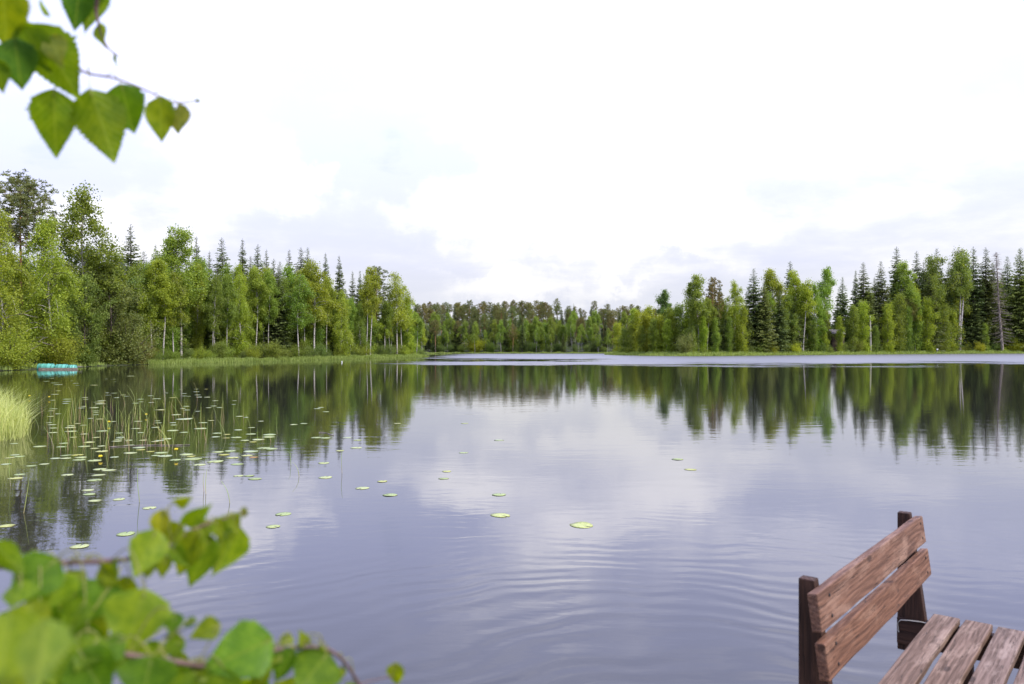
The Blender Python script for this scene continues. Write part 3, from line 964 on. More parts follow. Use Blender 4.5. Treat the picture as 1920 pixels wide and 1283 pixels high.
for i in range(22):
    u = 290 + i * 23 + prng.uniform(-9, 9)
    b = prng.uniform(6, 12)
    D = shore_depth(u, 0) + b
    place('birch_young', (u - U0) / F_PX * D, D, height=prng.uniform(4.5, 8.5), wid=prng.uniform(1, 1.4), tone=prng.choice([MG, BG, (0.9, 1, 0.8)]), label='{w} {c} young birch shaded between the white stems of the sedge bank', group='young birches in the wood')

# --- the wood across the water with the shed and the white snag
RGT = 'trees on the bank with the grey-roofed shed'
put('aspen', 1250, 546, 16, 0.9, (0.75, 0.85, 0.85), 'round-topped dark broadleaf tree standing at the low end of the shed bank', RGT, variant=0)
put('birch', 1310, 517, 5, 1.1, MG, 'tall birch with airy top at the left end of the shed bank'.replace('left end', 'low end'), RGT, variant=0)
put('pine', 1338, 523, 7, 0.8, BRN, 'brown-needled pine between bright green birches', RGT, variant=1)
put('birch_full', 1380, 527, 5, 0.8, YG, 'full bright green birch beside the brown-needled pine', RGT, variant=0)
put('spruce', 1412, 503, 7, 1.2, (0.9, 0.9, 0.9), 'dark narrow spruce beside the full bright green birch', RGT, variant=2)
put('spruce_big', 1432, 528, 3.5, 0.95, (1.35, 1.2, 1.0), 'broad olive spruce with branches down to the ground', RGT)
put('birch', 1446, 508, 9, 1.0, YG, 'light green birch behind the broad olive spruce', RGT, variant=3)
put('spruce', 1482, 489, 17, 1.1, (0.75, 0.85, 0.9), 'lone dark spruce tip showing above the light green birches', RGT, variant=0)
put('birch_twin', 1505, 507, 4, 1.0, YG, 'weeping birch with forked white trunk and hanging pale crown', RGT, rot=1.2)
put('birch', 1546, 502, 10, 0.8, (0.95, 1.05, 1.0), 'slim blue-green birch beside the gap above the shed', RGT, variant=1)
put('birch_full', 1530, 530, 5, 0.75, (0.9, 1.0, 0.8), 'green birch hiding the shed wall', RGT, variant=0)
put('spruce', 1580, 519, 9, 0.95, MG, 'spruce just past the gap above the shed roof', RGT, variant=2)
put('birch_lean', 1800, 468, 3.5, 0.85, GR, 'leaning pair of bright white birch trunks on the grassy bank', RGT, rot=0.0)
put('spruce_dead', 1880, 472, 2.5, 1.1, MG, 'bare grey dead spruce leaning beside the olive spruce', RGT, rot=0.0)
put('spruce_big', 1912, 464, 4, 0.95, (1.45, 1.3, 1.0), 'large olive-lit spruce beside the bare dead spruce', RGT)
put('spruce_big', 1945, 475, 5, 0.95, (1.2, 1.1, 1.0), 'olive spruce next to the largest olive-lit spruce', RGT)
lbl_rs = '{w} tall dark spruce with pointed top in the wood past the shed'
for (u, v, b, w, var) in [(1605, 506, 11, 0.85, 1), (1620, 491, 10, 1.1, 0), (1653, 489, 9, 1.0, 2), (1683, 462, 10, 1.1, 0), (1720, 470, 11, 0.95, 0), (1731, 490, 8, 0.8, 2), (1755, 465, 12, 0.95, 2), (1823, 462, 9, 1.0, 0), (1847, 463, 8, 1.1, 0), (1570, 560, 14, 1.0, 2), (1640, 520, 14, 1.0, 2), (1700, 500, 15, 1, 3), (1780, 490, 14, 1, 2), (1862, 490, 12, 1, 1), (1890, 480, 16, 1, 2), (1333, 519, 16, 0.9, 0), (1350, 525, 17, 0.9, 1)]:
    put('spruce', u, v, b, w, MG, lbl_rs, 'spruces in the wood past the shed', variant=var)
for (u, v, b, k, t, l) in [(1690, 492, 7, 'birch', MG, 'birch standing against the tallest dark spruces past the shed'), (1745, 485, 8, 'aspen', (1.1, 1.1, 0.8), 'broad yellowish tree between two dark spruces past the shed'),
                           (1790, 463, 8, 'birch_sparse', GR, 'thin-topped birch rising behind the leaning white pair'), (1705, 560, 4, 'pine', (1.2, 1.05, .8), 'slim pine with reddish trunk among the young birches past the shed')]:
    put(k, u, v, b, 0.9, t, l, RGT)
lbl_ry = '{w} young {c} birch in the front row of the shed bank'
for (u, v, b) in [(1600, 568, 3), (1618, 560, 4), (1664, 565, 2.6), (1682, 545, 4), (1698, 570, 3), (1716, 560, 3), (1738, 566, 2.6), (1752, 575, 4), (1770, 562, 3), (1785, 575, 4), (1640, 600, 3), (1575, 600, 2.6), (1548, 610, 2.6), (1525, 610, 2.5), (1850, 610, 4), (1392, 570, 3.0), (1365, 585, 3), (1340, 600, 3), (1320, 590, 4)]:
    put('birch_young', u, v + prng.uniform(-8, 14), b, prng.uniform(0.68, 0.98), prng.choice([YG, MG, (1.35, 1.3, 0.9), (0.8, 0.9, 0.85)]), lbl_ry, 'young birches in front of the shed bank')
lbl_rt = '{w} small {c} birch on the narrow grassy tongue opposite the point'
for (u, v, b) in [(1168, 615, 3), (1182, 600, 4), (1196, 585, 6), (1210, 588, 4), (1222, 600, 3), (1236, 590, 5), (1248, 600, 3.5), (1262, 580, 6), (1276, 570, 7), (1290, 560, 8), (1205, 612, 2.5), (1232, 618, 2.5), (1160, 605, 9), (1190, 580, 12), (1220, 575, 12)]:
    put('birch_young', u, v, b, prng.uniform(0.95, 1.3), prng.choice([(1.4, 1.2, 0.7), YG, MG]), lbl_rt, 'small birches on the grassy tongue')
put('bush', 1290, 620, 2.5, 1.0, (1.3, 1.15, 1.3), 'pale grey-green willow bush on the grassy tongue', RGT, variant=0)
for (u, v, l) in [(1445, 643, 'bright lime bush at the foot of the broad olive spruce'), (1492, 642, 'lime green bush under the weeping birch'), (1838, 640, 'lime bush between leaning birches and dead spruce'), (1905, 635, 'leafy lime bush at the foot of the dead spruce')]:
    put('bush', u, v, 2.2, 1.1, (1.7, 1.4, 0.7), l, RGT, variant=2)
lbl_rb = '{w} {c} birch standing in the mixed wood on the shed bank'
for i in range(36):
    u = 1300 + i * 18 + prng.uniform(-10, 10)
    top = np.interp(u, [1300, 1340, 1400, 1500, 1550, 1565, 1600, 1680, 1760, 1860, 1960], [545, 545, 540, 535, 560, 610, 560, 520, 510, 520, 510])
    put(prng.choice(['birch', 'birch', 'birch_full']), u, float(top) + prng.uniform(0, 45), prng.uniform(5, 12), prng.uniform(0.8, 1.1), prng.choice([YG, MG, MG, GR]), lbl_rb, 'birches in the mixed wood')
lbl_ri = '{w} spruce filling the shaded depth of the wood on the shed bank'
for i in range(44):
    u = 1270 + i * 16 + prng.uniform(-8, 8)
    top = np.interp(u, [1250, 1300, 1400, 1500, 1550, 1568, 1600, 1680, 1760, 1860, 1960], [580, 560, 545, 540, 560, 600, 550, 515, 505, 510, 500])
    put(prng.choice(['spruce', 'spruce_big']), u, float(top) + prng.uniform(0, 60), prng.choice([6, 11, 17, 25]) + prng.uniform(-2, 2), prng.uniform(1.0, 1.3), MG, lbl_ri, 'spruces inside the wood on the shed bank')
lbl_ru = '{w} low {c} bush along the grassy edge of the shed bank'
for i in range(34):
    u = 1280 + i * 20 + prng.uniform(-9, 9)
    D = shore_depth(u, 0) + prng.uniform(2.5, 6)
    place('bush', (u - U0) / F_PX * D, D, height=prng.uniform(1.3, 3.4), wid=prng.uniform(0.9, 1.5), tone=prng.choice([MG, YG, (0.85, 0.9, 0.85), (1.3, 1.2, 0.9)]), label=lbl_ru, group='bushes on the shed bank')

# --- far end of the lake
FAR = 'forest across the far end of the lake'
for row, (b, n, lo, hi) in enumerate([(3, 24, 598, 622), (7, 26, 585, 612), (13, 30, 575, 600), (22, 32, 570, 590), (36, 34, 567, 582), (54, 36, 564, 578), (74, 36, 563, 576)]):
    for i in range(n):
        u = 770 + (i + prng.uniform(-0.4, 0.4)) * 500 / n
        D = 202.5 + b + prng.uniform(-2, 3)
        v = prng.uniform(lo, hi) + np.interp(u, [770, 980, 1060, 1250], [3, -2, 4, 9])
        if prng.random() < 0.07:
            v -= 6
        r = prng.random()
        if row <= 1:
            k = 'birch' if r < 0.68 else ('pine' if r < 0.8 else 'spruce')
        elif row == 2:
            k = 'birch' if r < 0.35 else ('pine' if r < 0.7 else 'spruce')
        else:
            k = 'pine' if r < 0.6 else 'spruce'
        lab = {'birch': '{w} birch with pale trunk at the far end of the lake', 'pine': '{w} {c} pine in the forest across the far end of the lake', 'spruce': '{w} dark spruce in the forest across the far end of the lake'}[k]
        p = P(u, v, D)
        place(k, p.x, p.y, top_z=p.z, wid={'birch': 0.8, 'pine': 1.05, 'spruce': 0.95}[k] * prng.uniform(0.85, 1.15), tone={'birch': prng.choice([(0.9, 0.95, 0.95), MG]), 'pine': prng.choice([(0.95, 0.98, 0.9), (1.08, 0.98, 0.85), (1.2, 0.95, 0.85)]), 'spruce': MG}[k], label=lab, group=FAR)
for i in range(70):
    u = 775 + i * 6.8 + prng.uniform(-5, 5)
    b = prng.choice([5, 9, 14, 20, 28, 40]) + prng.uniform(-2, 2)
    D = 202.5 + b
    k = prng.choice(['spruce', 'birch_young', 'spruce', 'birch_young', 'spruce_big'])
    place(k, (u - U0) / F_PX * D, D, height=prng.uniform(4, 7.5), wid=prng.uniform(1.1, 1.5), tone=(0.85, 0.9, 0.85), label={'birch_young': 'small birch in the undergrowth of the forest across the far end'}.get(k, 'low young spruce in the undergrowth of the far forest'), group='undergrowth of the far forest')
p = P(892, 640, 206)
place('bush', p.x, p.y, height=4.6, wid=1.3, tone=(1.6, 1.4, 0.7), label='single bright green bush at the water across the far end', group=FAR, variant=2)
for i in range(20):
    u = 790 + i * 19 + prng.uniform(-8, 8)
    D = 205 + prng.uniform(0, 3)
    place('bush', (u - U0) / F_PX * D, D, height=prng.uniform(1.5, 3.2), wid=1.3, tone=(0.8, 0.85, 0.85), label='dull low bush along the far waterline', group='bushes along the far waterline')

# --- white broken snag
rg = np.random.default_rng(3)
D = shore_depth(1632, 0) + 2.2
b0, t0 = P(1632, 658, D), P(1630, 592, D)
hh = t0.z - gz(b0.x, D)
sv, sf = tubes([(np.array([[0, 0, -0.3], [0.02, 0, hh * 0.3], [-0.05, 0, hh * 0.7], [-0.1, 0, hh], [-0.1, 0, hh + 0.12]]), np.array([0.26, 0.23, 0.20, 0.15, 0.03])),
                (np.array([[-0.03, 0, hh * 0.55], [-0.3, 0.1, hh * 0.6], [-0.7, 0.1, hh * 0.58]]), np.array([0.05, 0.04, 0.02]))], 8)
o = link('birch_snag', mk_mesh('birch_snag', sv, sf, [M_BBARK], None, True), None, (b0.x, D, gz(b0.x, D)))
tag(o, 'broken white birch snag standing bare among green bushes', 'tree')
# bare driftwood-like branches over the water beside the raft
for (u, v, D0, u2, v2, l) in [(-10, 600, 70, 62, 579, 'bare grey dead branch reaching out of the yellow-green bush'), (55, 655, 73, 88, 634, 'short forked dead branch lying in the bush above the barrels')]:
    a, b = P(u, v, D0), P(u2, v2, D0)
    k = np.linspace(0, 1, 6)[:, None]
    pts = np.array(a)[None] * (1 - k) + np.array(b)[None] * k + rg.normal(size=(6, 3)) * 0.12
    pts2 = np.stack([pts[3], pts[3] + (pts[5] - pts[3]) * 0.6 + np.array([0.3, 0, -0.5]), pts[3] + (pts[5] - pts[3]) * 0.9 + np.array([0.6, 0, -0.7])])
    sv, sf = tubes([(pts, 0.07 * (1 - 0.7 * k[:, 0])), (pts2, np.array([0.04, 0.03, 0.01]))], 5)
    tag(link('dead_branch', mk_mesh('dead_branch', sv, sf, [M_GREYWOOD], None, True)), l, 'branch')


# ------------------------------------------------------------------ grass at the water's edge
def blades(pos, h, w, rg, lean=0.3, seg=2):
    """bent grass blades: one quad plus tip quad each"""
    n = len(pos)
    az = rg.uniform(0, 6.283, n)
    side = np.stack([np.cos(az), np.sin(az), 0 * az], -1)
    fw = rg.normal(size=(n, 3)) * lean
    fw[:, 2] = 0
    h = h[:, None]
    mid = pos + fw * h * 0.35 + np.array([0, 0, 1.0]) * h * 0.6
    tip = pos + fw * h * 1.0 + np.array([0, 0, 1.0]) * h * (1 - 0.25 * np.linalg.norm(fw, axis=1, keepdims=True))
    W = np.asarray(w)[:, None] * side
    V = np.stack([pos - W / 2, pos + W / 2, mid + W * 0.4, mid - W * 0.4, tip + W * 0.06, tip - W * 0.06], 1).reshape(-1, 3)
    i = np.arange(n)[:, None] * 6
    Fq = np.concatenate([i + np.array([[0, 1, 2, 3]]), i + np.array([[3, 2, 4, 5]])], 0)
    return V, Fq


def sedge_strip(name, pts, lo, hi, n, hmin, hmax, label, width=0.05):
    rg = np.random.default_rng(len(name) + n)
    pts = np.array(pts, float)
    seg = np.linalg.norm(np.diff(pts, axis=0), axis=1)
    cum = np.concatenate([[0], np.cumsum(seg)]) / seg.sum()
    t = rg.uniform(0, 1, n)
    base = np.stack([np.interp(t, cum, pts[:, c]) for c in range(2)], -1)
    tang = np.stack([np.interp(np.clip(t + .01, 0, 1), cum, pts[:, c]) - np.interp(np.clip(t - .01, 0, 1), cum, pts[:, c]) for c in range(2)], -1)
    tang /= np.linalg.norm(tang, axis=1, keepdims=True) + 1e-9
    nrm = np.stack([tang[:, 1], -tang[:, 0]], -1)
    test = sdf(base[:, 0] + nrm[:, 0] * 2, base[:, 1] + nrm[:, 1] * 2)
    nrm[test < 0] *= -1
    off = rg.uniform(lo, hi, n) + 0.5 * np.sin(t * 90)
    xy = base + nrm * off[:, None]
    z = np.maximum(ground_z(xy[:, 0], xy[:, 1]), -0.25)
    pos = np.column_stack([xy, z])
    clump = 0.75 + 0.25 * np.sin(xy[:, 0] * 1.7) * np.sin(xy[:, 1] * 1.3)
    h = rg.uniform(hmin, hmax, n) * clump
    V, Fq = blades(pos, h, rg.uniform(0.6, 1.3, n) * width, rg, 0.25)
    tn = np.tile(np.clip(rg.normal(0.5, 0.25, n), 0, 1), 2)
    o = link(name, mk_mesh(name, V, Fq, [M_SEDGE], tn))
    tag(o, label, 'grass', None, 'stuff')
    return o


sedge_strip('sedge_fringe', [(-40.8, 90), (-37.3, 99.5), (-28, 117), (-22, 134), (-17.6, 146.5), (-16.6, 150.5), (-22, 157)], -0.9, 1.6, 22000, 0.35, 0.78, 'pale green sedge fringe along the bank that runs out to the point')
sedge_strip('sedge_fringe', [(26, 198), (23.6, 184), (22.5, 174), (27, 163), (35, 156), (48, 163), (62.6, 173), (80, 182), (98, 193), (112, 199), (134, 205)], -1.8, 4.0, 34000, 0.55, 1.1, 'yellow-green sedge fringe along the bank with the shed', 0.08)
sedge_strip('sedge_fringe', [(-27, 202), (-14, 203), (0, 202.5), (14, 203), (27, 201)], -0.3, 1.2, 6000, 0.25, 0.5, 'thin green grass line at the far end of the lake', 0.08)
sedge_strip('sedge_fringe', [(-44, 60), (-43, 66), (-42, 76), (-42.5, 84), (-41, 91)], 0.5, 2.5, 3000, 0.2, 0.5, 'short grass on the shore beside the turquoise raft', 0.04)

# tall reed clump in the shallows
rg = np.random.default_rng(9)
n = 2600
c = on_water(8, 822)
ang, rr = rg.uniform(0, 6.283, n), np.sqrt(rg.uniform(0, 1, n))
yy = c.y + 1.0 + rr * np.sin(ang) * 1.9
pos = np.stack([(-28 + rr * np.cos(ang) * 82 - U0) / F_PX * yy, yy, np.full(n, -0.15)], -1)
h = rg.uniform(0.75, 1.42, n) * (1.05 - 0.45 * np.clip((rr * np.cos(ang) - 0.2) / 0.8, 0, 1) * rg.uniform(0.3, 1, n))
V, Fq = blades(pos, h, rg.uniform(0.008, 0.018, n), rg, 0.30)
o = link('reed_clump', mk_mesh('reed_clump', V, Fq, [M_REED], np.tile(np.clip(rg.normal(0.5, 0.25, n), 0, 1), 2)))
tag(o, 'dense pale yellow-green clump of tall reeds growing in the shallows', 'reeds', None, 'stuff')

# ------------------------------------------------------------------ reed stems


def stem_mesh(seed, bend, hook=0.0, r=0.0095):
    rg = np.random.default_rng(seed)
    k = np.linspace(0, 1, 9)
    x = bend * k ** 2.2 + 0.02 * np.sin(k * 5 + seed)
    z = -0.25 + 1.25 * k
    if hook:
        k2 = np.clip((k - 0.8) / 0.2, 0, 1)
        z = z - hook * k2 ** 2 * 0.25
        x = x - hook * k2 * 0.16
    pts = np.stack([x, 0.02 * np.sin(k * 3 + seed * 2), z], -1)
    V, Fq = tubes([(pts, r * (1 - 0.6 * k))], 5)
    return mk_mesh('reed_stem', V, Fq, [M_RSTEM], None, True)


STEMS = [stem_mesh(1, 0.03), stem_mesh(2, -0.05), stem_mesh(3, 0.18), stem_mesh(4, -0.22), stem_mesh(5, 0.08), stem_mesh(6, -0.45), stem_mesh(7, 0.02, 1.0)]
srng = random.Random(21)


def stem(u, vb, vt, var, label, group, rz=0.0):
    p = on_water(u, vb)
    hgt = (vb - vt) / F_PX * p.y
    o = link('reed_stem', STEMS[var], None, p)
    s = max(0.25, hgt)
    o.scale = (max(0.55, min(1.1, s)), max(0.55, min(1.1, s)), s)
    o.rotation_euler = (srng.uniform(-0.05, 0.05), srng.uniform(-0.04, 0.04), rz + (0 if var == 6 else srng.uniform(-0.5, 0.5)))
    o.color = (*srng.choice([(1, 1, 1), (1.15, 1.1, 0.9), (1.2, 0.95, 0.9), (0.85, 1.0, 0.85)]), 1)
    tag(o, label, 'reed', group)


for (u, vb, vt, var, l) in [(640, 888, 842, 0, 'single upright reed farthest out on open water'), (544, 872, 840, 6, 'single reed with hooked tip standing on open water'), (562, 894, 869, 3, 'short curved reed on open water beside the hooked one'),
                            (260, 942, 874, 0, 'tall lone reed standing clear of the pad cluster'), (46, 962, 902, 4, 'thick green reed standing near the overhanging birch leaves'), (18, 912, 852, 0, 'thin upright reed rising beside a pair of pads'),
                            (432, 944, 902, 3, 'lone bent reed rising beside the birch shoot')]:
    stem(u, vb, vt, var, l, 'lone reeds on open water')
lbl = 'thin reed stem standing among the lily pads'
for (u, vb, vt, var) in [(381, 922, 886, 0), (387, 926, 880, 1), (520, 813, 782, 1), (456, 786, 752, 0), (471, 815, 777, 3), (420, 787, 752, 1), (398, 800, 770, 0), (492, 828, 803, 0), (484, 827, 802, 1), (508, 828, 806, 1), (234, 826, 772, 2), (243, 822, 776, 1), (196, 775, 742, 3)]:
    stem(u, vb, vt, var, lbl, 'reed stems among the lily pads')
for i in range(165):
    u = srng.triangular(30, 470, 190)
    vb = srng.uniform(752, 846) - max(0, (u - 330)) * 0.12
    t = (vb - 752) / 94
    hpx = srng.uniform(14, 36) + 34 * t * srng.random()
    stem(u, vb, vb - hpx, srng.choice([0, 0, 1, 1, 4, 4, 2, 3, 5]), lbl, 'reed stems among the lily pads')

# ------------------------------------------------------------------ lily pads


def pad_mesh(seed, fold=0.0):
    rg = np.random.default_rng(seed)
    n = 26
    gap = 0.16
    a = np.linspace(gap, 2 * np.pi - gap, n)
    r1 = 1 + 0.03 * np.sin(a * 3 + seed) + 0.018 * rg.normal(size=n)
    r1 *= 1 - 0.10 * (1 - np.abs(np.cos(a / 2)) ** 0.3 * 0 - 1) if False else 1
    V = [(0.12, 0, 0.004)]
    z1 = 0.004 + 0.004 * np.sin(a * 2 + seed) + fold * np.clip(np.cos(a - 1.8), 0, 1) ** 3
    for i in range(n):
        V.append((0.55 * r1[i] * math.cos(a[i]), 0.5 * r1[i] * math.sin(a[i]), 0.007))
    for i in range(n):
        V.append((r1[i] * math.cos(a[i]), 0.88 * r1[i] * math.sin(a[i]), z1[i]))
    for i in range(n):   # rim thickness
        V.append((0.985 * r1[i] * math.cos(a[i]), 0.868 * r1[i] * math.sin(a[i]), z1[i] - 0.02))
    Fq = [(0, 1 + i, 2 + i, 2 + i) for i in range(n - 1)]
    quads = []
    for i in range(n - 1):
        quads.append((1 + i, 1 + n + i, 2 + n + i, 2 + i))
        quads.append((1 + n + i, 1 + 2 * n + i, 2 + 2 * n + i, 2 + n + i))
    me = bpy.data.meshes.new('lily_pad')
    me.from_pydata(V, [], [f[:3] for f in Fq] + quads)
    me.materials.append(M_PAD)
    for pl in me.polygons:
        pl.use_smooth = True
    return me


PADS = [pad_mesh(1), pad_mesh(2), pad_mesh(3), pad_mesh(4, 0.04), pad_mesh(5, 0.14)]
drng = random.Random(4)


def pad(u, v, wpx, label, group, color=None, var=None):
    p = on_water(u, v, 0.012)
    rad = 0.5 * wpx / F_PX * p.y
    rad = min(0.30, max(0.09, rad))
    o = link('lily_pad', PADS[drng.randrange(4) if var is None else var], None, p)
    s = drng.uniform(0.94, 1.04)
    o.scale = (rad * s, rad / s, rad)
    o.location.z = 0.003 + drng.uniform(0, 0.002)
    o.rotation_euler = (drng.uniform(-0.008, 0.008), drng.uniform(-0.008, 0.008), drng.uniform(0, 6.28))
    o.color = (*(color or drng.choice([(1, 1, 1), (0.85, 0.92, 0.9), (1.1, 1.06, 1.25), (0.95, 0.98, 1.4), (1.1, 1.0, 0.8), (0.75, 0.8, 0.7)])), 1)
    tag(o, label, 'lily pad', group)


C6 = '''40,1105,95 755,1153,115 478,1228,115 898,998,85 715,946,65 570,955,70 535,916,75 528,892,65 567,832,90 590,802,80 600,767,85 655,772,80 92,820,88 117,798,55 405,800,75 188,746,62 265,736,38 37,736,60 88,681,55 115,690,62 57,699,50 335,702,60 395,701,65 397,684,65 475,710,80 485,696,70 568,714,85 687,694,58 612,659,80 570,642,45 505,630,70 608,628,50 538,605,65 370,632,60 383,611,58 240,630,75 82,613,38 145,529,50 440,575,38 505,556,48 577,576,35 425,540,70 423,517,68 318,547,55 320,520,50 425,507,50 295,488,40 312,500,50 465,493,35 500,503,40 545,462,32 598,466,45 680,481,35 612,538,70 715,550,50 725,576,55 703,598,60 712,587,48 775,593,48 780,623,58 815,523,55 845,548,35 830,480,48 860,593,50 835,637,75 783,669,80 968,668,80 935,684,55 993,687,92 1000,585,60 960,595,60 930,601,45 935,516,52 950,489,45 945,477,35 1120,678,85 1160,704,110 1053,711,72 1197,740,80 1310,663,72 1382,657,70 1295,720,105 1400,697,75 1427,736,80 1485,684,70 1508,660,88 1585,640,85 1635,644,70 1472,594,55 1553,589,75 1420,576,70 1508,556,65 1620,560,80 1615,573,75 1305,551,60 1298,573,50 1432,531,52 1105,546,52 1040,535,70 1205,523,80 1220,488,55 1270,475,35 1440,450,45 1478,456,35 1513,517,28 1568,479,35 1105,466,95 1130,463,60 1060,440,60 1040,488,40 1045,502,40 1100,403,30 1120,390,40 1125,412,35 1190,420,30 1180,303,40 1105,313,35 1110,328,30 1135,330,28 1190,322,40 1195,335,40 1245,335,40 1180,287,28 1085,288,22 1295,356,35 1410,356,25 1405,378,25 1283,388,40 1320,397,40 1255,398,35 1000,310,25 940,345,55 905,327,35 910,367,35 960,411,60 845,347,40 815,371,40 848,363,30 740,322,35 760,330,35 700,338,35 685,311,40 650,323,35 645,309,25 595,365,65 605,375,60 610,356,50 565,398,55 575,418,45 575,428,35 575,440,35 510,337,38 515,348,35 405,347,55 400,360,50 395,372,40 330,318,45 315,353,35 350,297,35 320,405,50 350,435,30 305,450,40 310,417,40 500,390,40 490,400,40 455,252,35 465,265,25 330,250,50 350,260,50 430,238,20 640,226,20 680,228,30 690,243,20 565,263,45 785,209,65 310,222,30 280,240,35'''
for it in C6.split():
    cx, cy, w = map(float, it.split(','))
    pad(cx / 3.207, 640 + cy / 3.207, w / 3.207, 'pale green round lily pad floating among the reed stems', 'lily pads among the reeds')
for (cx, cy, w) in [(465, 681, 75), (845, 650, 55), (905, 661, 45), (1150, 690, 60), (1345, 680, 70), (1360, 580, 40), (1365, 558, 35), (1520, 603, 45), (1240, 287, 25), (1040, 338, 50)]:
    pad(cx / 3.207, 640 + cy / 3.207, w / 3.207, 'yellowed lily pad among the paler green ones by the reeds', 'yellowed lily pads', (1.0, 0.85, 0.2))
pad(1525 / 3.207, 640 + 695 / 3.207, 50 / 3.207, 'orange-brown withered lily pad beside the reed cluster', 'withered pads', (1.1, 0.5, 0.15))
C5 = '''194,432,68 154,482,58 621,356,62 510,329,60 590,302,40 363,286,60 848,262,40 835,291,35 1057,355,60 915,188,38 1057,138,42 920,71,32 486,168,50 491,138,38 449,128,38 325,128,45 362,129,45 356,229,48 420,180,35 237,76,30 277,72,30 345,8,25 365,25,28 330,13,30 650,72,30 80,292,55 58,280,40 15,280,40'''
for it in C5.split():
    cx, cy, w = map(float, it.split(','))
    pad(440 + cx / 2.133, 760 + cy / 2.133, w / 2.133, 'light green lily pad lying alone on open water beyond the reeds', 'lily pads on open water')
pad(440 + 1063 / 2.133, 760 + 437 / 2.133, 85 / 2.133, 'smooth lily pad near the one with a curled dark edge', None, (1.15, 1.1, 1.0), 1)
pad(440 + 1386 / 2.133, 760 + 478 / 2.133, 95 / 2.133, 'large lily pad with a curled dark edge, toward the bench', None, (1.15, 1.1, 1.0), 4)
for (cx, cy) in [(1770, 214), (1823, 255)]:
    pad(440 + cx / 2.133, 760 + cy / 2.133, 23, 'one of two small lily pads drifting off toward the shed bank', 'two drifting lily pads')

# yellow water lilies


def flower(u, v, hpx, label):
    p = on_water(u, v)
    hgt = max(0.05, hpx / F_PX * p.y)
    root = bpy.data.objects.new('water_lily_flower', None)
    COL.objects.link(root)
    root.location = p
    tag(root, label, 'flower', 'yellow water lilies')
    V, Fq = tubes([(np.array([[0, 0, -0.2], [0.01, 0, 0], [0.0, 0.005, hgt]]), np.array([0.008, 0.008, 0.007]))], 6)
    link('stem', mk_mesh('flower_stem', V, Fq, [M_STEM], None, True), root)
    Vb, Fb = [], []
    for i in range(5):
        a = i * 1.2566
        ca, sa = math.cos(a), math.sin(a)
        o = len(Vb)
        for (r, w, z) in [(0.008, 0.008, 0.0), (0.030, 0.021, 0.008), (0.033, 0.022, 0.03), (0.018, 0.012, 0.045)]:
            Vb.append((r * ca - w * sa, r * sa + w * ca, hgt + z - 0.005))
            Vb.append((r * ca + w * sa, r * sa - w * ca, hgt + z - 0.005))
        for q in range(3):
            Fb.append((o + 2 * q, o + 2 * q + 1, o + 2 * q + 3, o + 2 * q + 2))
    link('bloom', mk_mesh('flower_bloom', Vb, Fb, [M_YELLOW], None, True), root)


for (u, v, h, l) in [(204, 797, 5, 'yellow water lily deep among the reed stems'), (188, 862, 5, 'yellow water lily beside two overlapping pads'), (330, 856, 12, 'tallest yellow water lily on a long green stem'),
                     (274, 782, 4, 'yellow water lily half hidden behind reeds'), (55, 747, 4, 'yellow water lily behind the tall reed clump'), (92, 749, 4, 'small yellow water lily between the reed clump and the raft')]:
    flower(u, v, h, l)
# floating sticks
for (u1, v1, u2, v2, l) in [(205, 838, 360, 833, 'long thin straw floating across the pads'), (598, 811, 628, 815, 'short straw floating beside the far pair of pads')]:
    a, b = on_water(u1, v1, 0.012), on_water(u2, v2, 0.012)
    k = np.linspace(0, 1, 7)[:, None]
    pts = np.array(a) * (1 - k) + np.array(b) * k
    pts[:, 1] += 0.12 * np.sin(k[:, 0] * 5)
    V, Fq = tubes([(pts, np.full(7, 0.008))], 5)
    tag(link('floating_straw', mk_mesh('floating_straw', V, Fq, [M_GREYWOOD], None, True)), l, 'straw')


# ------------------------------------------------------------------ boards
def box_mesh(name, sx, sy, sz, mat, bev=0.006, taper=None, warp=0.0, seed=0, cuts=8):
    """bevelled board centred on the origin, long axis X; taper=(y_scale_at_+x)"""
    bm = bmesh.new()
    bmesh.ops.create_cube(bm, size=1.0)
    for v in bm.verts:
        v.co = Vector((v.co.x * sx, v.co.y * sy, v.co.z * sz))
    if taper:
        for v in bm.verts:
            if v.co.x > 0 and v.co.y > 0:
                v.co.y = -sy / 2 + sy * taper
    if bev:
        bmesh.ops.bevel(bm, geom=list(bm.edges), offset=bev, segments=2, affect='EDGES', profile=0.5)
    if warp:
        ed = [e for e in bm.edges if abs(e.verts[0].co.x - e.verts[1].co.x) > sx * 0.5]
        bmesh.ops.subdivide_edges(bm, edges=ed, cuts=cuts, use_grid_fill=True)
        rr = random.Random(seed)
        ph = [rr.uniform(0, 6) for _ in range(6)]
        for v in bm.verts:
            x = v.co.x
            v.co.z += warp * (math.sin(x * 5 + ph[0]) + 0.6 * math.sin(x * 13 + ph[1])) + (warp * 0.6 * math.sin(x * 29 + ph[4]) if v.co.z > 0 else 0)
            v.co.y += warp * (math.sin(x * 4 + ph[2]) + 0.5 * math.sin(x * 17 + ph[3])) * (1 if v.co.y > 0 else -0.6)
    me = bpy.data.meshes.new(name)
    bm.to_mesh(me)
    bm.free()
    me.materials.append(mat)
    for pl in me.polygons:
        pl.use_smooth = False
    return me


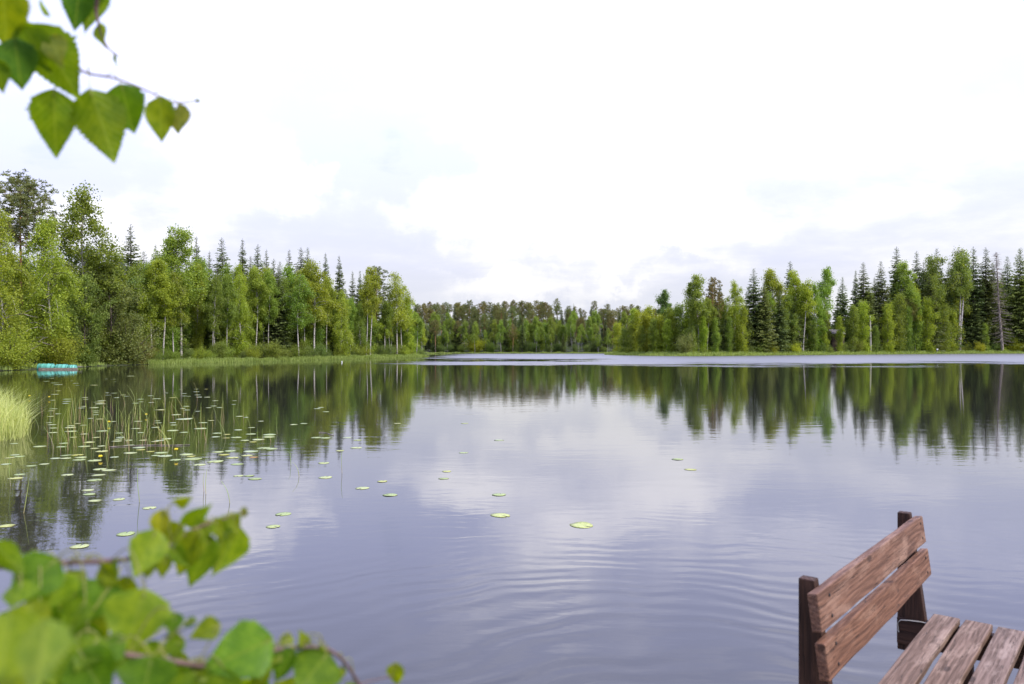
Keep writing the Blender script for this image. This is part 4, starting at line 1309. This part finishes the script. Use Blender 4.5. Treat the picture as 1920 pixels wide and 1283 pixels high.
# ------------------------------------------------------------------ bench on the jetty
A_DIR = Vector((0.625, 0.781, 0.0)).normalized()           # along the planks, away from the camera
B_DIR = Vector((A_DIR.y, -A_DIR.x, 0.0))                   # towards the front of the seat
UP = Vector((0, 0, 1))
ORG = Vector((1.029, 2.84, 0.0))                           # rear foot line at the nearer post
LEN = 1.42
DECK_Z = 0.45
bench = bpy.data.objects.new('bench', None)
COL.objects.link(bench)
bench.location = ORG + UP * DECK_Z
tag(bench, 'brown stained wooden bench with slatted back and seat standing at the lake', 'bench')


def bench_part(name, me, a, b, z, xaxis, yaxis, parent=None):
    """place a board: its local X along xaxis, local Y along yaxis"""
    x = xaxis.normalized()
    zz = x.cross(yaxis).normalized()
    y = zz.cross(x).normalized()
    o = link(name, me, parent or bench)
    m = Matrix((x, y, zz)).transposed().to_4x4()
    m.translation = A_DIR * a + B_DIR * b + UP * (z - DECK_Z)
    if parent:
        m = parent.matrix_basis.inverted() @ m
    o.matrix_basis = m
    return o


SLANT = 0.135
nail_me = None


def nail_mesh():
    V, Fq = tubes([(np.array([[0, 0, -0.004], [0, 0, 0.0012], [0, 0, 0.0022]]), np.array([0.0062, 0.0062, 0.0005]))], 8)
    return mk_mesh('nail', V, Fq, [M_NAIL])


NAIL = nail_mesh()
# tapered back posts: rear edge upright, front edge slanting
for i, a in enumerate((0.0, LEN)):
    hgt = 1.375 - 0.70
    me = box_mesh('back_post', hgt, 0.148, 0.048, M_POST, 0.004, 0.055 / 0.148, 0.0)
    bench_part('back_post', me, a, 0.074, 0.70 + hgt / 2, UP, B_DIR)
for i, (zt, w, a0, a1, sd_) in enumerate([(1.357, 0.132, -0.115, LEN + 0.055, 3), (1.192, 0.128, -0.110, LEN + 0.085, 4)]):
    zc = zt - w / 2
    bf = 0.055 + (1.375 - zc) * SLANT + 0.021
    ydir = (UP - B_DIR * SLANT).normalized()
    me = box_mesh('back_slat', a1 - a0, w, 0.036, M_BACK, 0.005, None, 0.0016, sd_, 10)
    sl = bench_part('back_slat', me, (a0 + a1) / 2, bf, zc, A_DIR, ydir)
    for a in (0.0, LEN):
        for dz in (-0.035, 0.035):
            nl = link('nail', NAIL, sl)
            nl.location = (a - (a0 + a1) / 2, dz, 0.0185)
# seat
for i in range(4):
    me = box_mesh('seat_slat', LEN + 0.16 - (0.01 * i), 0.112, 0.034, M_SEAT, 0.006, None, 0.0018, 10 + i, 10)
    b = 0.155 + 0.056 + i * 0.135
    sl = bench_part('seat_slat', me, (LEN - 0.13 + 0.01 * (i % 2)) / 2, b, 0.90 - 0.017, A_DIR, B_DIR)
    for a in (0.03, LEN - 0.04):
        for dy in (-0.028, 0.028):
            nl = link('nail', NAIL, sl)
            nl.location = (a - LEN / 2 + 0.06, dy, -0.0175 if False else 0.0172)
for a in (0.03, LEN - 0.012):
    br = bench_part('seat_bearer', box_mesh('seat_bearer', 0.72, 0.13, 0.045, M_POST, 0.004), a, 0.36, 0.796, B_DIR, UP)
    for b in (0.30, 0.66):
        bench_part('leg', box_mesh('leg', 0.796 - DECK_Z, 0.07, 0.045, M_POST, 0.004), a - 0.05, b, (0.796 + DECK_Z) / 2 - 0.001, UP, B_DIR)
# cord looped round the far bearer
k = np.linspace(0, 1, 9)
pts = np.stack([0.0 * k, 0.0 * k, 0 * k], -1)
loop = [(LEN - 0.040, 0.010, 0.79), (LEN - 0.041, 0.006, 0.835), (LEN - 0.043, 0.02, 0.852), (LEN - 0.043, 0.06, 0.858), (LEN - 0.043, 0.11, 0.862), (LEN - 0.043, 0.15, 0.860)]
pts = np.array([A_DIR * a + B_DIR * b + UP * (z - DECK_Z) for a, b, z in loop])
V, Fq = tubes([(pts, np.full(len(pts), 0.0024))], 6)
tag(link('cord', mk_mesh('cord', V + np.array(bench.location), Fq, [M_ROPE], None, True)), 'thin pale cord tied round the bench beam under the back', 'cord')

# jetty under the bench
jetty = bpy.data.objects.new('jetty', None)
COL.objects.link(jetty)
jetty.location = ORG + UP * 0.0
tag(jetty, 'weathered plank jetty carrying the brown bench', 'jetty')
dk = box_mesh('deck_board', 1.7, 0.115, 0.032, M_DECK, 0.004)
n = 24
for i in range(n):
    a = LEN - 0.01 - i * 0.123
    o = link('deck_board', dk, jetty)
    zz = UP
    m = Matrix((B_DIR, UP.cross(B_DIR), UP)).transposed().to_4x4()
    m.translation = A_DIR * (a - 0.05) + B_DIR * (0.26 + 0.72) + UP * (DECK_Z - 0.017)
    o.matrix_basis = m
for b in (0.45, 1.5):
    o = link('beam', box_mesh('beam', 2.9, 0.12, 0.06, M_DECK, 0.004), jetty)
    m = Matrix((A_DIR, UP, A_DIR.cross(UP))).transposed().to_4x4()
    m.translation = A_DIR * (LEN - 1.52) + B_DIR * b + UP * (DECK_Z - 0.033 - 0.062)
    o.matrix_basis = m
    for a in (LEN - 0.25, LEN - 1.5):
        V, Fq = tubes([(np.array([[0, 0, -1.2], [0, 0, 0.30], [0, 0, 0.352]]), np.array([0.06, 0.055, 0.05]))], 10)
        o = link('pile', mk_mesh('pile', V, Fq, [M_POST], None, True), jetty)
        o.location = A_DIR * a + B_DIR * (b + 0.09)

# ------------------------------------------------------------------ raft with turquoise barrels
pr_ = on_water(104, 693.0)
raft = bpy.data.objects.new('raft', None)
COL.objects.link(raft)
raft.location = pr_
raft.rotation_euler = (0, 0, R(6))
tag(raft, 'small wooden raft floating on turquoise plastic barrels at the bank', 'raft')


def barrel_mesh(L, r):
    k = np.array([0, 0.0, 0.05, 0.10, 0.30, 0.33, 0.36, 0.64, 0.67, 0.70, 0.90, 0.95, 1.0, 1.0])
    rr = np.array([0.02, 0.80, 0.93, 1.0, 1.0, 1.06, 1.0, 1.0, 1.06, 1.0, 1.0, 0.93, 0.80, 0.02]) * r
    pts = np.stack([(k - 0.5) * L, 0 * k, 0 * k], -1)
    pts[0, 0] -= 0.001
    pts[-1, 0] += 0.001
    return tubes([(pts, rr)], 18)


V, Fq = barrel_mesh(1.45, 0.36)
BAR = mk_mesh('barrel', V, Fq, [M_TURQ], None, True)
V, Fq = tubes([(np.array([[-0.03, 0, 0], [-0.03, 0, 0], [0.03, 0, 0], [0.03, 0, 0]]) + np.array([[-.001, 0, 0], [0, 0, 0], [0, 0, 0], [.001, 0, 0]]), np.array([0.33, 0.375, 0.375, 0.33]))], 18)
HOOP = mk_mesh('hoop', V, Fq, [M_TURQ_D], None, True)
for i, (x, sx) in enumerate(((-0.86, 0.92), (0.44, 0.66), (1.30, 0.42))):
    o = link('barrel', BAR, raft, (x, 0.15 + 0.12 * i, 0.16 - 0.06 * i))
    o.scale = (sx, 1, 1)
    o.rotation_euler = (0.2 * i, 0, 0.06 * (i - 1))
    for hx in (-0.66, 0.66):
        link('hoop', HOOP, o, (hx, 0, 0))
rb = box_mesh('raft_board', 3.3, 0.20, 0.05, M_DECK, 0.008, None, 0.004, 3)
for i in range(5):
    o = link('raft_board', rb, raft, (0.1 - 0.06 * i, 0.85 + i * 0.23, 0.22))
o = link('raft_board', rb, raft, (0.35, -0.26, 0.05))
o.rotation_euler = (1.4, 0, 0.02)
# brown landing boards between raft and bank
ld = bpy.data.objects.new('landing_stage', None)
COL.objects.link(ld)
pl_ = on_water(52, 690.5)
ld.location = pl_
tag(ld, 'low brown boards leading from the bank to the turquoise raft', 'landing stage')
lb = box_mesh('landing_board', 2.7, 0.20, 0.06, M_SHED, 0.008, None, 0.006, 9)
for i in range(5):
    o = link('landing_board', lb, ld, (0.05 * (i % 2), i * 0.23 - 0.3, 0.17 + 0.012 * i))
    o.rotation_euler = (0, R(-3 + i), R(4))
for x in (-1.0, 1.0):
    V, Fq = tubes([(np.array([[0, 0, -0.9], [0, 0, 0.1], [0, 0, 0.15]]), np.array([0.08, 0.08, 0.07]))], 8)
    link('pile', mk_mesh('pile', V, Fq, [M_SHED], None, True), ld, (x, 0.15, 0))

# ------------------------------------------------------------------ shed in the trees, marker post, buoy
D = shore_depth(1566, 0) + 5.5
c = P(1566, 640, D)
shed = bpy.data.objects.new('shed', None)
COL.objects.link(shed)
zg = gz(c.x, c.y)
shed.location = (c.x, c.y, zg)
shed.rotation_euler = (0, 0, R(12))
tag(shed, 'small brown shed with grey roof half hidden in the trees', 'shed')
zr = P(1566, 618, D).z - zg
zw = zr - 1.1
for i in range(14):
    link('wall_board', box_mesh('wall_board', zw, 0.20, 0.03, M_SHED, 0.004) if i == 0 else bpy.data.meshes['wall_board'], shed, (-1.42 + i * 0.218, -1.2, zw / 2)).rotation_euler = (R(90), R(90), 0)
for y in (1.2,):
    link('wall', box_mesh('wall', 2.95, 0.06, zw, M_SHED, 0.0), shed, (0, y, zw / 2))
for x in (-1.47, 1.47):
    link('wall', box_mesh('wall', 0.06, 2.32, zw, M_SHED, 0.0), shed, (x, 0, zw / 2))
rf = link('roof', box_mesh('roof', 3.5, 1.85, 0.07, M_ROOF, 0.01), shed, (0, -0.72, zw + 0.55))
rf.rotation_euler = (R(34), 0, 0)
rf = link('roof', box_mesh('roof', 3.5, 1.85, 0.07, M_ROOF, 0.01), shed, (0, 0.78, zw + 0.55))
rf.rotation_euler = (R(-34), 0, 0)

D = shore_depth(1757, 0) - 0.4
p = P(1757, 660, D)
V, Fq = tubes([(np.array([[0, 0, -0.8], [0, 0, 0.85], [0, 0, 0.9]]), np.array([0.05, 0.05, 0.04])), (np.array([[0, -0.06, 0.84], [0, -0.06, 0.85], [0, -0.06, 1.25], [0, -0.06, 1.26]]), np.array([0.02, 0.22, 0.22, 0.02]))], 10)
tag(link('marker_post', mk_mesh('marker_post', V, Fq, [M_WHITE], None, True), None, (p.x, D, 0)), 'small white marker post in the sedge near the leaning birches', 'post')
p = on_water(641, 680)
V, Fq = tubes([(np.array([[0, 0, -0.15], [0, 0, -0.14], [0, 0, 0.05], [0, 0, 0.13], [0, 0, 0.2], [0, 0, 0.21]]), np.array([0.01, 0.05, 0.07, 0.06, 0.03, 0.01]))], 12)
tag(link('buoy', mk_mesh('buoy', V, Fq, [M_WHITE], None, True), None, (p.x, p.y, 0)), 'small white float on the water off the sedge bank', 'buoy')

# ------------------------------------------------------------------ the birch the camera looks past
TX, TY = -1.45, 0.55
birch_near = bpy.data.objects.new('overhanging_birch', None)
COL.objects.link(birch_near)
ROOT = Vector((TX, TY, gz(TX, TY) - 0.03))
birch_near.location = ROOT
tag(birch_near, 'birch on the near shore whose leafy twigs hang into view, blurred', 'tree')
pts = np.array([[0, 0, -0.2], [0.02, 0.0, 0.6], [0.0, 0.04, 1.4], [0.05, 0.05, 2.2], [0.03, 0.0, 3.2], [0.08, -0.03, 4.4], [0.1, 0.0, 5.6]])
V, Fq = tubes([(pts, np.array([0.075, 0.062, 0.056, 0.048, 0.04, 0.026, 0.008]))], 12)
link('trunk', mk_mesh('near_trunk', V, Fq, [M_BBARK], None, True), birch_near)


def smooth_path(ctrl, n=40):
    ctrl = [np.array(c, float) for c in ctrl]
    P0 = [2 * ctrl[0] - ctrl[1]] + ctrl + [2 * ctrl[-1] - ctrl[-2]]
    out = []
    m = len(ctrl) - 1
    for i in range(m):
        a, b, c, d = P0[i:i + 4]
        for t in np.linspace(0, 1, max(3, n // m), endpoint=(i == m - 1)):
            out.append(0.5 * (2 * b + (c - a) * t + (2 * a - 5 * b + 4 * c - d) * t ** 2 + (3 * b - a - 3 * c + d) * t ** 3))
    return np.array(out)


def leaf_mesh(Lw, Ww, fold, curl, seed, hole=None, wave=0.045):
    """birch leaf: base at origin, midrib along +Y, blade in XY, +Z its upper face"""
    rg = np.random.default_rng(seed)
    n = 30
    t = np.linspace(0, 1, n + 1)
    prof = np.where(t < 0.30, np.sin(np.clip(t / 0.30, 0, 1) * np.pi / 2) ** 0.80, ((1 - t) / 0.70) ** 0.92 * (1 + 0.30 * (t - 0.30) * (1 - t) / 0.12 * 0.55))
    prof = prof / prof.max()
    cols = [-1, -0.66, -0.33, 0, 0.33, 0.66, 1]
    V, UV = [], []
    for i, tt in enumerate(t):
        ser = 1 + (0.075 if i % 2 else -0.045) * (0.15 < tt < 0.97) * (1 + 0.4 * rg.normal())
        for s in cols:
            w = prof[i] * Ww / 2 * (ser if abs(s) == 1 else 1)
            x = s * w * math.cos(fold * abs(s))
            z = abs(s) * w * math.sin(fold) + wave * Lw * math.sin(tt * 7 + seed + s * 2) * abs(s)
            y = tt * Lw
            y2 = y * (1 - 0.10 * abs(curl) * tt)
            z += -curl * Lw * tt ** 2 * 0.5
            yy = y2 - 0.04 * Lw * (abs(s) ** 2) * (1 if tt < 0.2 else 0)
            V.append((x, yy, z))
            UV.append((0.5 + 0.5 * s * prof[i], tt))
    k = len(cols)
    Fs = []
    for i in range(n):
        for j in range(k - 1):
            if hole and any(abs(t[i] - h[1]) < h[2] and abs((cols[j] + cols[j + 1]) / 2 - h[0]) < h[3] for h in hole):
                continue
            Fs.append((i * k + j, i * k + j + 1, (i + 1) * k + j + 1, (i + 1) * k + j))
    me = mk_mesh('birch_leaf', V, Fs, [M_LEAF], None, True)
    uvl = me.uv_layers.new(name='UVMap')
    li = np.zeros(len(me.loops), dtype=np.int32)
    me.loops.foreach_get('vertex_index', li)
    uvl.data.foreach_set('uv', np.array(UV, dtype=np.float32)[li].ravel())
    return me


def twig(ctrl_px, r0, r1, name='branch', extra=None):
    """ctrl_px: (u, v, depth) list; first may be a world vector"""
    ctrl = [c if isinstance(c, Vector) else P(*c) for c in ctrl_px]
    path = smooth_path([tuple(c - ROOT) for c in ctrl], 50)
    k = np.linspace(0, 1, len(path))
    rr = (r0 * (1 - k) + r1 * k) * (1 + 0.25 * np.maximum(0, np.sin(k * 42)) ** 8)
    V, Fq = tubes([(path, rr)], 8)
    o = link(name, mk_mesh('near_branch', V, Fq, [M_TWIG], None, True), birch_near)
    return o, path


lrng = random.Random(8)


def leaf(branch, u, v, D, u2, v2, D2, wpx, roll=0.0, fold=0.18, curl=0.2, tone=(1, 1, 1), seed=0, hole=None, back=False, path=None):
    """leaf with its base at photo point (u,v,D), tip at (u2,v2,D2) and about wpx wide"""
    a, b = P(u, v, D), P(u2, v2, D2)
    y = b - a
    L = y.length
    y.normalize()
    view = (Vector((0, 0, CAM_H)) - a).normalized()
    z = (view - y * view.dot(y)).normalized()
    if back:
        z = -z
    z = Matrix.Rotation(R(roll), 3, y) @ z
    x = y.cross(z).normalized()
    W = wpx / F_PX * (D + D2) / 2 / max(0.35, abs(math.cos(R(roll))))
    me = leaf_mesh(L, W, fold, curl, seed, hole)
    o = link('leaf', me, branch)
    m = Matrix((x, y, z)).transposed().to_4x4()
    m.translation = a - ROOT
    o.matrix_basis = m
    o.color = (*tone, 1)
    # stalk from the twig
    if path is not None:
        ar = np.array(a - ROOT)
        i = int(np.argmin(np.linalg.norm(path - ar, axis=1)))
        i = max(0, i - 2)
        q = path[i]
        yv = np.array(y)
        dist = np.linalg.norm(ar - q)
        if dist < 0.055:
            mid = (q + ar) / 2 + np.array([0, 0, 0.25 * dist]) - yv * 0.18 * dist
            sp = smooth_path([q, mid, ar, ar + yv * 0.006], 12)
            V, Fq = tubes([(sp, np.full(len(sp), 0.00055))], 6)
            link('leaf_stalk', mk_mesh('leaf_stalk', V, Fq, [M_PETIOLE], None, True), branch)
    return o


LY, LG, LD, LB, LP = (1.4, 1.05, 0.5), (1.0, 0.95, 0.6), (0.66, 0.80, 0.6), (0.5, 0.7, 1.6), (1.6, 1.3, 3.0)
# upper twig
tk = ROOT + Vector((0.05, 0.05, 2.25))
b1, p1 = twig([tk, Vector((-1.0, 0.72, 2.95)), (-120, -40, 0.93), (0, 12, 0.93), (70, 55, 0.93), (120, 95, 0.93), (155, 134, 0.93), (215, 147, 0.92), (275, 170, 0.95), (300, 183, 0.96), (332, 193, 0.97), (366, 190, 0.98)], 0.0022, 0.0007)
UPL = [
    (5, -35, .84, 12, 98, .86, 88, 10, LY, 1), (28, 74, .86, 40, 172, .87, 74, 15, LB, 2), (62, 50, .87, 158, 194, .90, 92, 20, LG, 3),
    (98, 68, .87, 117, 128, .86, 44, 25, (1.4, 0.95, 2.6), 4), (101, 172, .90, 104, 299, .91, 84, 10, LG, 5), (170, 172, .90, 217, 309, .92, 98, 8, (1.15, 1.0, 0.8), 6),
    (228, 160, .92, 250, 252, .93, 76, 15, LD, 7), (301, 183, .95, 301, 268, .95, 56, 20, (1.4, 1.1, 0.7), 8), (334, 197, .96, 339, 259, .95, 36, 35, (1.3, 0.85, 2.4), 9),
    (-10, 110, .85, 6, 178, .86, 44, 20, LG, 10), (45, 45, .86, 95, 140, .88, 62, 25, (1.0, 0.95, 0.8), 11)]
for (u, v, d, u2, v2, d2, w, roll, tn, sd_) in UPL:
    leaf(b1, u, v, d, u2, v2, d2, w, roll, 0.15, 0.15, tn, sd_, None, sd_ % 3 == 0, p1)
V, Fq = tubes([(np.array([P(366, 190, .98) - ROOT, P(369, 189, .98) - ROOT, P(373, 189, .98) - ROOT, P(375, 190, .98) - ROOT]), np.array([0.0006, 0.0026, 0.0024, 0.0006]))], 8)
link('bud', mk_mesh('bud', V, Fq, [M_STEM], None, True), b1)
# hanging sprig above it
b2, p2 = twig([tk + Vector((0, 0, .3)), Vector((-0.9, 0.8, 3.1)), (120, -120, 0.95), (178, -30, 0.96), (180, 20, 0.97), (186, 48, 0.97), (198, 84, 0.97), (212, 98, 0.97), (227, 108, 0.97)], 0.004, 0.0004)
for (u, v, d, u2, v2, d2, w, roll, tn, sd_) in [(152, -42, .96, 138, 61, .97, 62, 12, (0.42, 0.62, 1.3), 21), (182, -38, .98, 160, 68, .98, 52, 20, LG, 22), (186, 46, .97, 196, 90, .97, 22, 55, (1.2, 1.0, 1.3), 23), (213, 104, .97, 220, 126, .97, 7, 60, LD, 24), (192, -30, .98, 182, 14, .98, 28, 20, LG, 25)]:
    leaf(b2, u, v, d, u2, v2, d2, w, roll, 0.15, 0.1, tn, sd_, None, sd_ % 2 == 0, p2)
leaf(b1, 74, 3, .9, 92, 33, .9, 12, 65, 0.1, 0.1, LG, 26, None, False, None)

# lower twigs
tl = ROOT + Vector((0.0, 0.03, 1.0))
b3, p3 = twig([tl, Vector((-0.9, 0.66, 1.72)), (-120, 1075, 0.66), (0, 1063, 0.66), (100, 1057, 0.67), (228, 1050, 0.69), (300, 1032, 0.71), (350, 1000, 0.73), (395, 980, 0.74), (430, 970, 0.75), (462, 961, 0.76)], 0.0034, 0.0006)
LOW = [  # u v d u2 v2 d2 w roll fold tone
    (326, 940, .73, 362, 934, .73, 24, 50, 0.5, LY), (344, 984, .74, 396, 953, .73, 34, 25, 0.2, LG), (303, 958, .72, 302, 1024, .71, 36, 25, 0.45, (1.9, 1.15, 0.5)),
    (292, 996, .70, 252, 1090, .68, 72, 10, 0.15, (1.5, 1.25, 1.1)), (342, 985, .72, 296, 1034, .72, 42, 30, 0.3, LY), (376, 998, .73, 328, 1082, .72, 62, 25, 0.35, (1.5, 1.1, 0.6)),
    (396, 1008, .74, 347, 1106, .72, 62, 12, 0.2, LG), (446, 988, .75, 398, 1084, .74, 70, 20, 0.5, (1.3, 1.1, 0.7)), (462, 954, .76, 452, 973, .76, 16, 25, 0.3, LY),
    (104, 1050, .66, 10, 1134, .63, 92, 18, 0.15, LD), (75, 1040, .66, 52, 1066, .66, 28, 10, 0.2, (2.0, 1.7, 2.6)), (-15, 1020, .64, 52, 1078, .65, 50, 20, 0.2, LG),
    (128, 1076, .67, 82, 1145, .65, 70, 20, 0.2, (1.5, 1.3, 1.0)), (158, 1072, .68, 96, 1148, .66, 52, 35, 0.3, LP), (205, 1090, .68, 160, 1172, .66, 82, 20, 0.25, LD),
    (245, 1085, .69, 215, 1135, .69, 40, 30, 0.2, LY), (160, 1125, .66, 118, 1192, .65, 62, 20, 0.3, LG), (270, 1108, .66, 232, 1232, .64, 122, 10, 0.12, (1.5, 1.25, 1.3)),
    (273, 1105, .70, 262, 1118, .70, 12, 30, 0.3, LD), (40, 1090, .64, 30, 1150, .62, 60, 20, 0.2, (1.2, 1.1, 0.8))]
for i, (u, v, d, u2, v2, d2, w, roll, fo, tn) in enumerate(LOW):
    leaf(b3, u, v, d, u2, v2, d2, w, roll, fo, lrng.uniform(0.1, 0.5), tn, 40 + i, None, i % 4 == 3, p3)
b4, p4 = twig([tl - Vector((0, 0, .1)), Vector((-0.85, 0.6, 1.62)), (-80, 1235, 0.58), (60, 1213, 0.60), (130, 1206, 0.61), (200, 1222, 0.63), (320, 1240, 0.65), (390, 1249, 0.67), (470, 1235, 0.69), (530, 1216, 0.71), (605, 1216, 0.73), (643, 1238, 0.74), (675, 1285, 0.75), (690, 1300, .75)], 0.0036, 0.0011)
b5, p5 = twig([(672, 1283, .75), (700, 1276, .755), (738, 1268, .76)], 0.001, 0.0006)
LOW2 = [
    (330, 1150, .66, 318, 1192, .65, 40, 20, 0.3, LD), (412, 1172, .68, 354, 1196, .67, 46, 20, 0.3, (1.3, 1.0, 0.6)), (508, 1200, .69, 376, 1258, .66, 112, 8, 0.10, (0.95, 1.1, 1.5)),
    (612, 1226, .72, 556, 1306, .70, 102, 12, 0.15, (0.9, 0.92, 0.7)), (552, 1218, .71, 512, 1282, .70, 50, 25, 0.5, LD), (522, 1222, .71, 502, 1264, .71, 26, 30, 0.5, LG), (570, 1212, .72, 562, 1180, .72, 26, 30, 0.5, LY), (545, 1190, .72, 522, 1215, .71, 26, 30, 0.4, LY),
    (742, 1244, .76, 744, 1288, .76, 36, 20, 0.3, LY), (150, 1222, .61, 200, 1318, .60, 98, 15, 0.2, LD), (285, 1232, .64, 262, 1322, .62, 112, 15, 0.2, LD), (330, 1252, .66, 322, 1322, .65, 66, 25, 0.2, LG),
    (420, 1255, .67, 400, 1330, .66, 90, 20, 0.2, LG), (495, 1250, .69, 478, 1300, .68, 42, 25, 0.3, LY), (185, 1195, .62, 140, 1260, .60, 70, 20, 0.2, LG), (235, 1200, .63, 180, 1215, .62, 60, 40, 0.3, LD),
    (345, 1200, .66, 300, 1225, .65, 46, 30, 0.3, LG), (60, 1130, .56, 40, 1215, .54, 80, 25, 0.2, LY), (20, 1150, .46, -10, 1330, .42, 130, 12, 0.15, (1.4, 1.15, 0.7)), (85, 1165, .42, 70, 1330, .40, 86, 30, 0.2, LP), (110, 1190, .58, 95, 1290, .56, 80, 20, 0.2, LG), (35, 1215, .5, 60, 1320, .5, 90, 20, 0.2, (1.3, 1.0, 0.8)), (368, 1165, .67, 338, 1172, .67, 20, 30, 0.3, LD)]
for i, (u, v, d, u2, v2, d2, w, roll, fo, tn) in enumerate(LOW2):
    leaf(b5 if u > 700 else b4, u, v, d, u2, v2, d2, w, roll, fo, lrng.uniform(0.1, 0.5), tn, 80 + i, None, i % 4 == 3, p5 if u > 700 else p4)
# more leaves filling the shoots between and behind
for i in range(28):
    if i < 21:
        u, v = lrng.uniform(-20, 300), lrng.uniform(1085, 1275)
        br, pp = (b3, p3) if v < 1160 else (b4, p4)
    else:
        u, v = lrng.uniform(300, 560), lrng.uniform(1215, 1285)
        br, pp = b4, p4
    d = 0.60 + 0.14 * u / 600 + lrng.uniform(0.02, 0.10)
    ln, an = lrng.uniform(62, 112), lrng.uniform(-0.9, 0.7)
    leaf(br, u, v, d, u + ln * math.sin(an), v + ln * math.cos(an), d - lrng.uniform(-0.01, 0.02), ln * lrng.uniform(0.6, 0.85), lrng.uniform(5, 45), lrng.uniform(0.1, 0.4), lrng.uniform(0.1, 0.6),
         lrng.choice([LY, LG, LG, LD, LD, (1.2, 1.0, 0.6), (0.8, 0.85, 0.6)]), 200 + i, None, i % 3 == 0, pp)
for i in range(26):    # small young leaves near the shoots
    pth, br = (p3, b3) if i < 13 else (p4, b4)
    q = pth[int(len(pth) * lrng.uniform(0.35, 0.97))] + np.array(ROOT)
    d = float(q[1])
    u, v = U0 + q[0] / d * F_PX + lrng.uniform(-14, 14), V0 + (CAM_H - q[2]) / d * F_PX + lrng.uniform(-6, 16)
    ln, an = lrng.uniform(28, 56), lrng.uniform(-1.6, 1.2)
    leaf(br, u, v, d, u + ln * math.sin(an), v + ln * math.cos(an), d - 0.01, ln * lrng.uniform(0.6, 0.8), lrng.uniform(5, 45), lrng.uniform(0.1, 0.5), lrng.uniform(0.1, 0.6), lrng.choice([LY, LY, LG, (1.2, 1.0, 0.6)]), 300 + i, None, i % 3 == 0, pth)
# side shoot carrying the curled top leaf, and bare arching stalks
for ctrl in ([(300, 1032, .71), (306, 985, .72), (312, 958, .72), (326, 940, .73)], [(100, 1057, .67), (118, 1036, .67), (140, 1032, .67), (150, 1050, .67), (158, 1074, .68)], 
             [(228, 1060, .69), (214, 1090, .68), (185, 1130, .67), (165, 1165, .66), (168, 1205, .64)], 
             [(320, 1240, .65), (300, 1215, .65), (320, 1185, .66), (345, 1182, .66)], [(605, 1216, .73), (600, 1192, .73), (578, 1188, .73)], [(605, 1218, .73), (610, 1240, .73), (606, 1262, .73)]):
    path = smooth_path([tuple(P(*c) - ROOT) for c in ctrl], 24)
    V, Fq = tubes([(path, np.linspace(0.0009, 0.0006, len(path)))], 6)
    link('leaf_stalk', mk_mesh('leaf_stalk', V, Fq, [M_PETIOLE], None, True), b3)
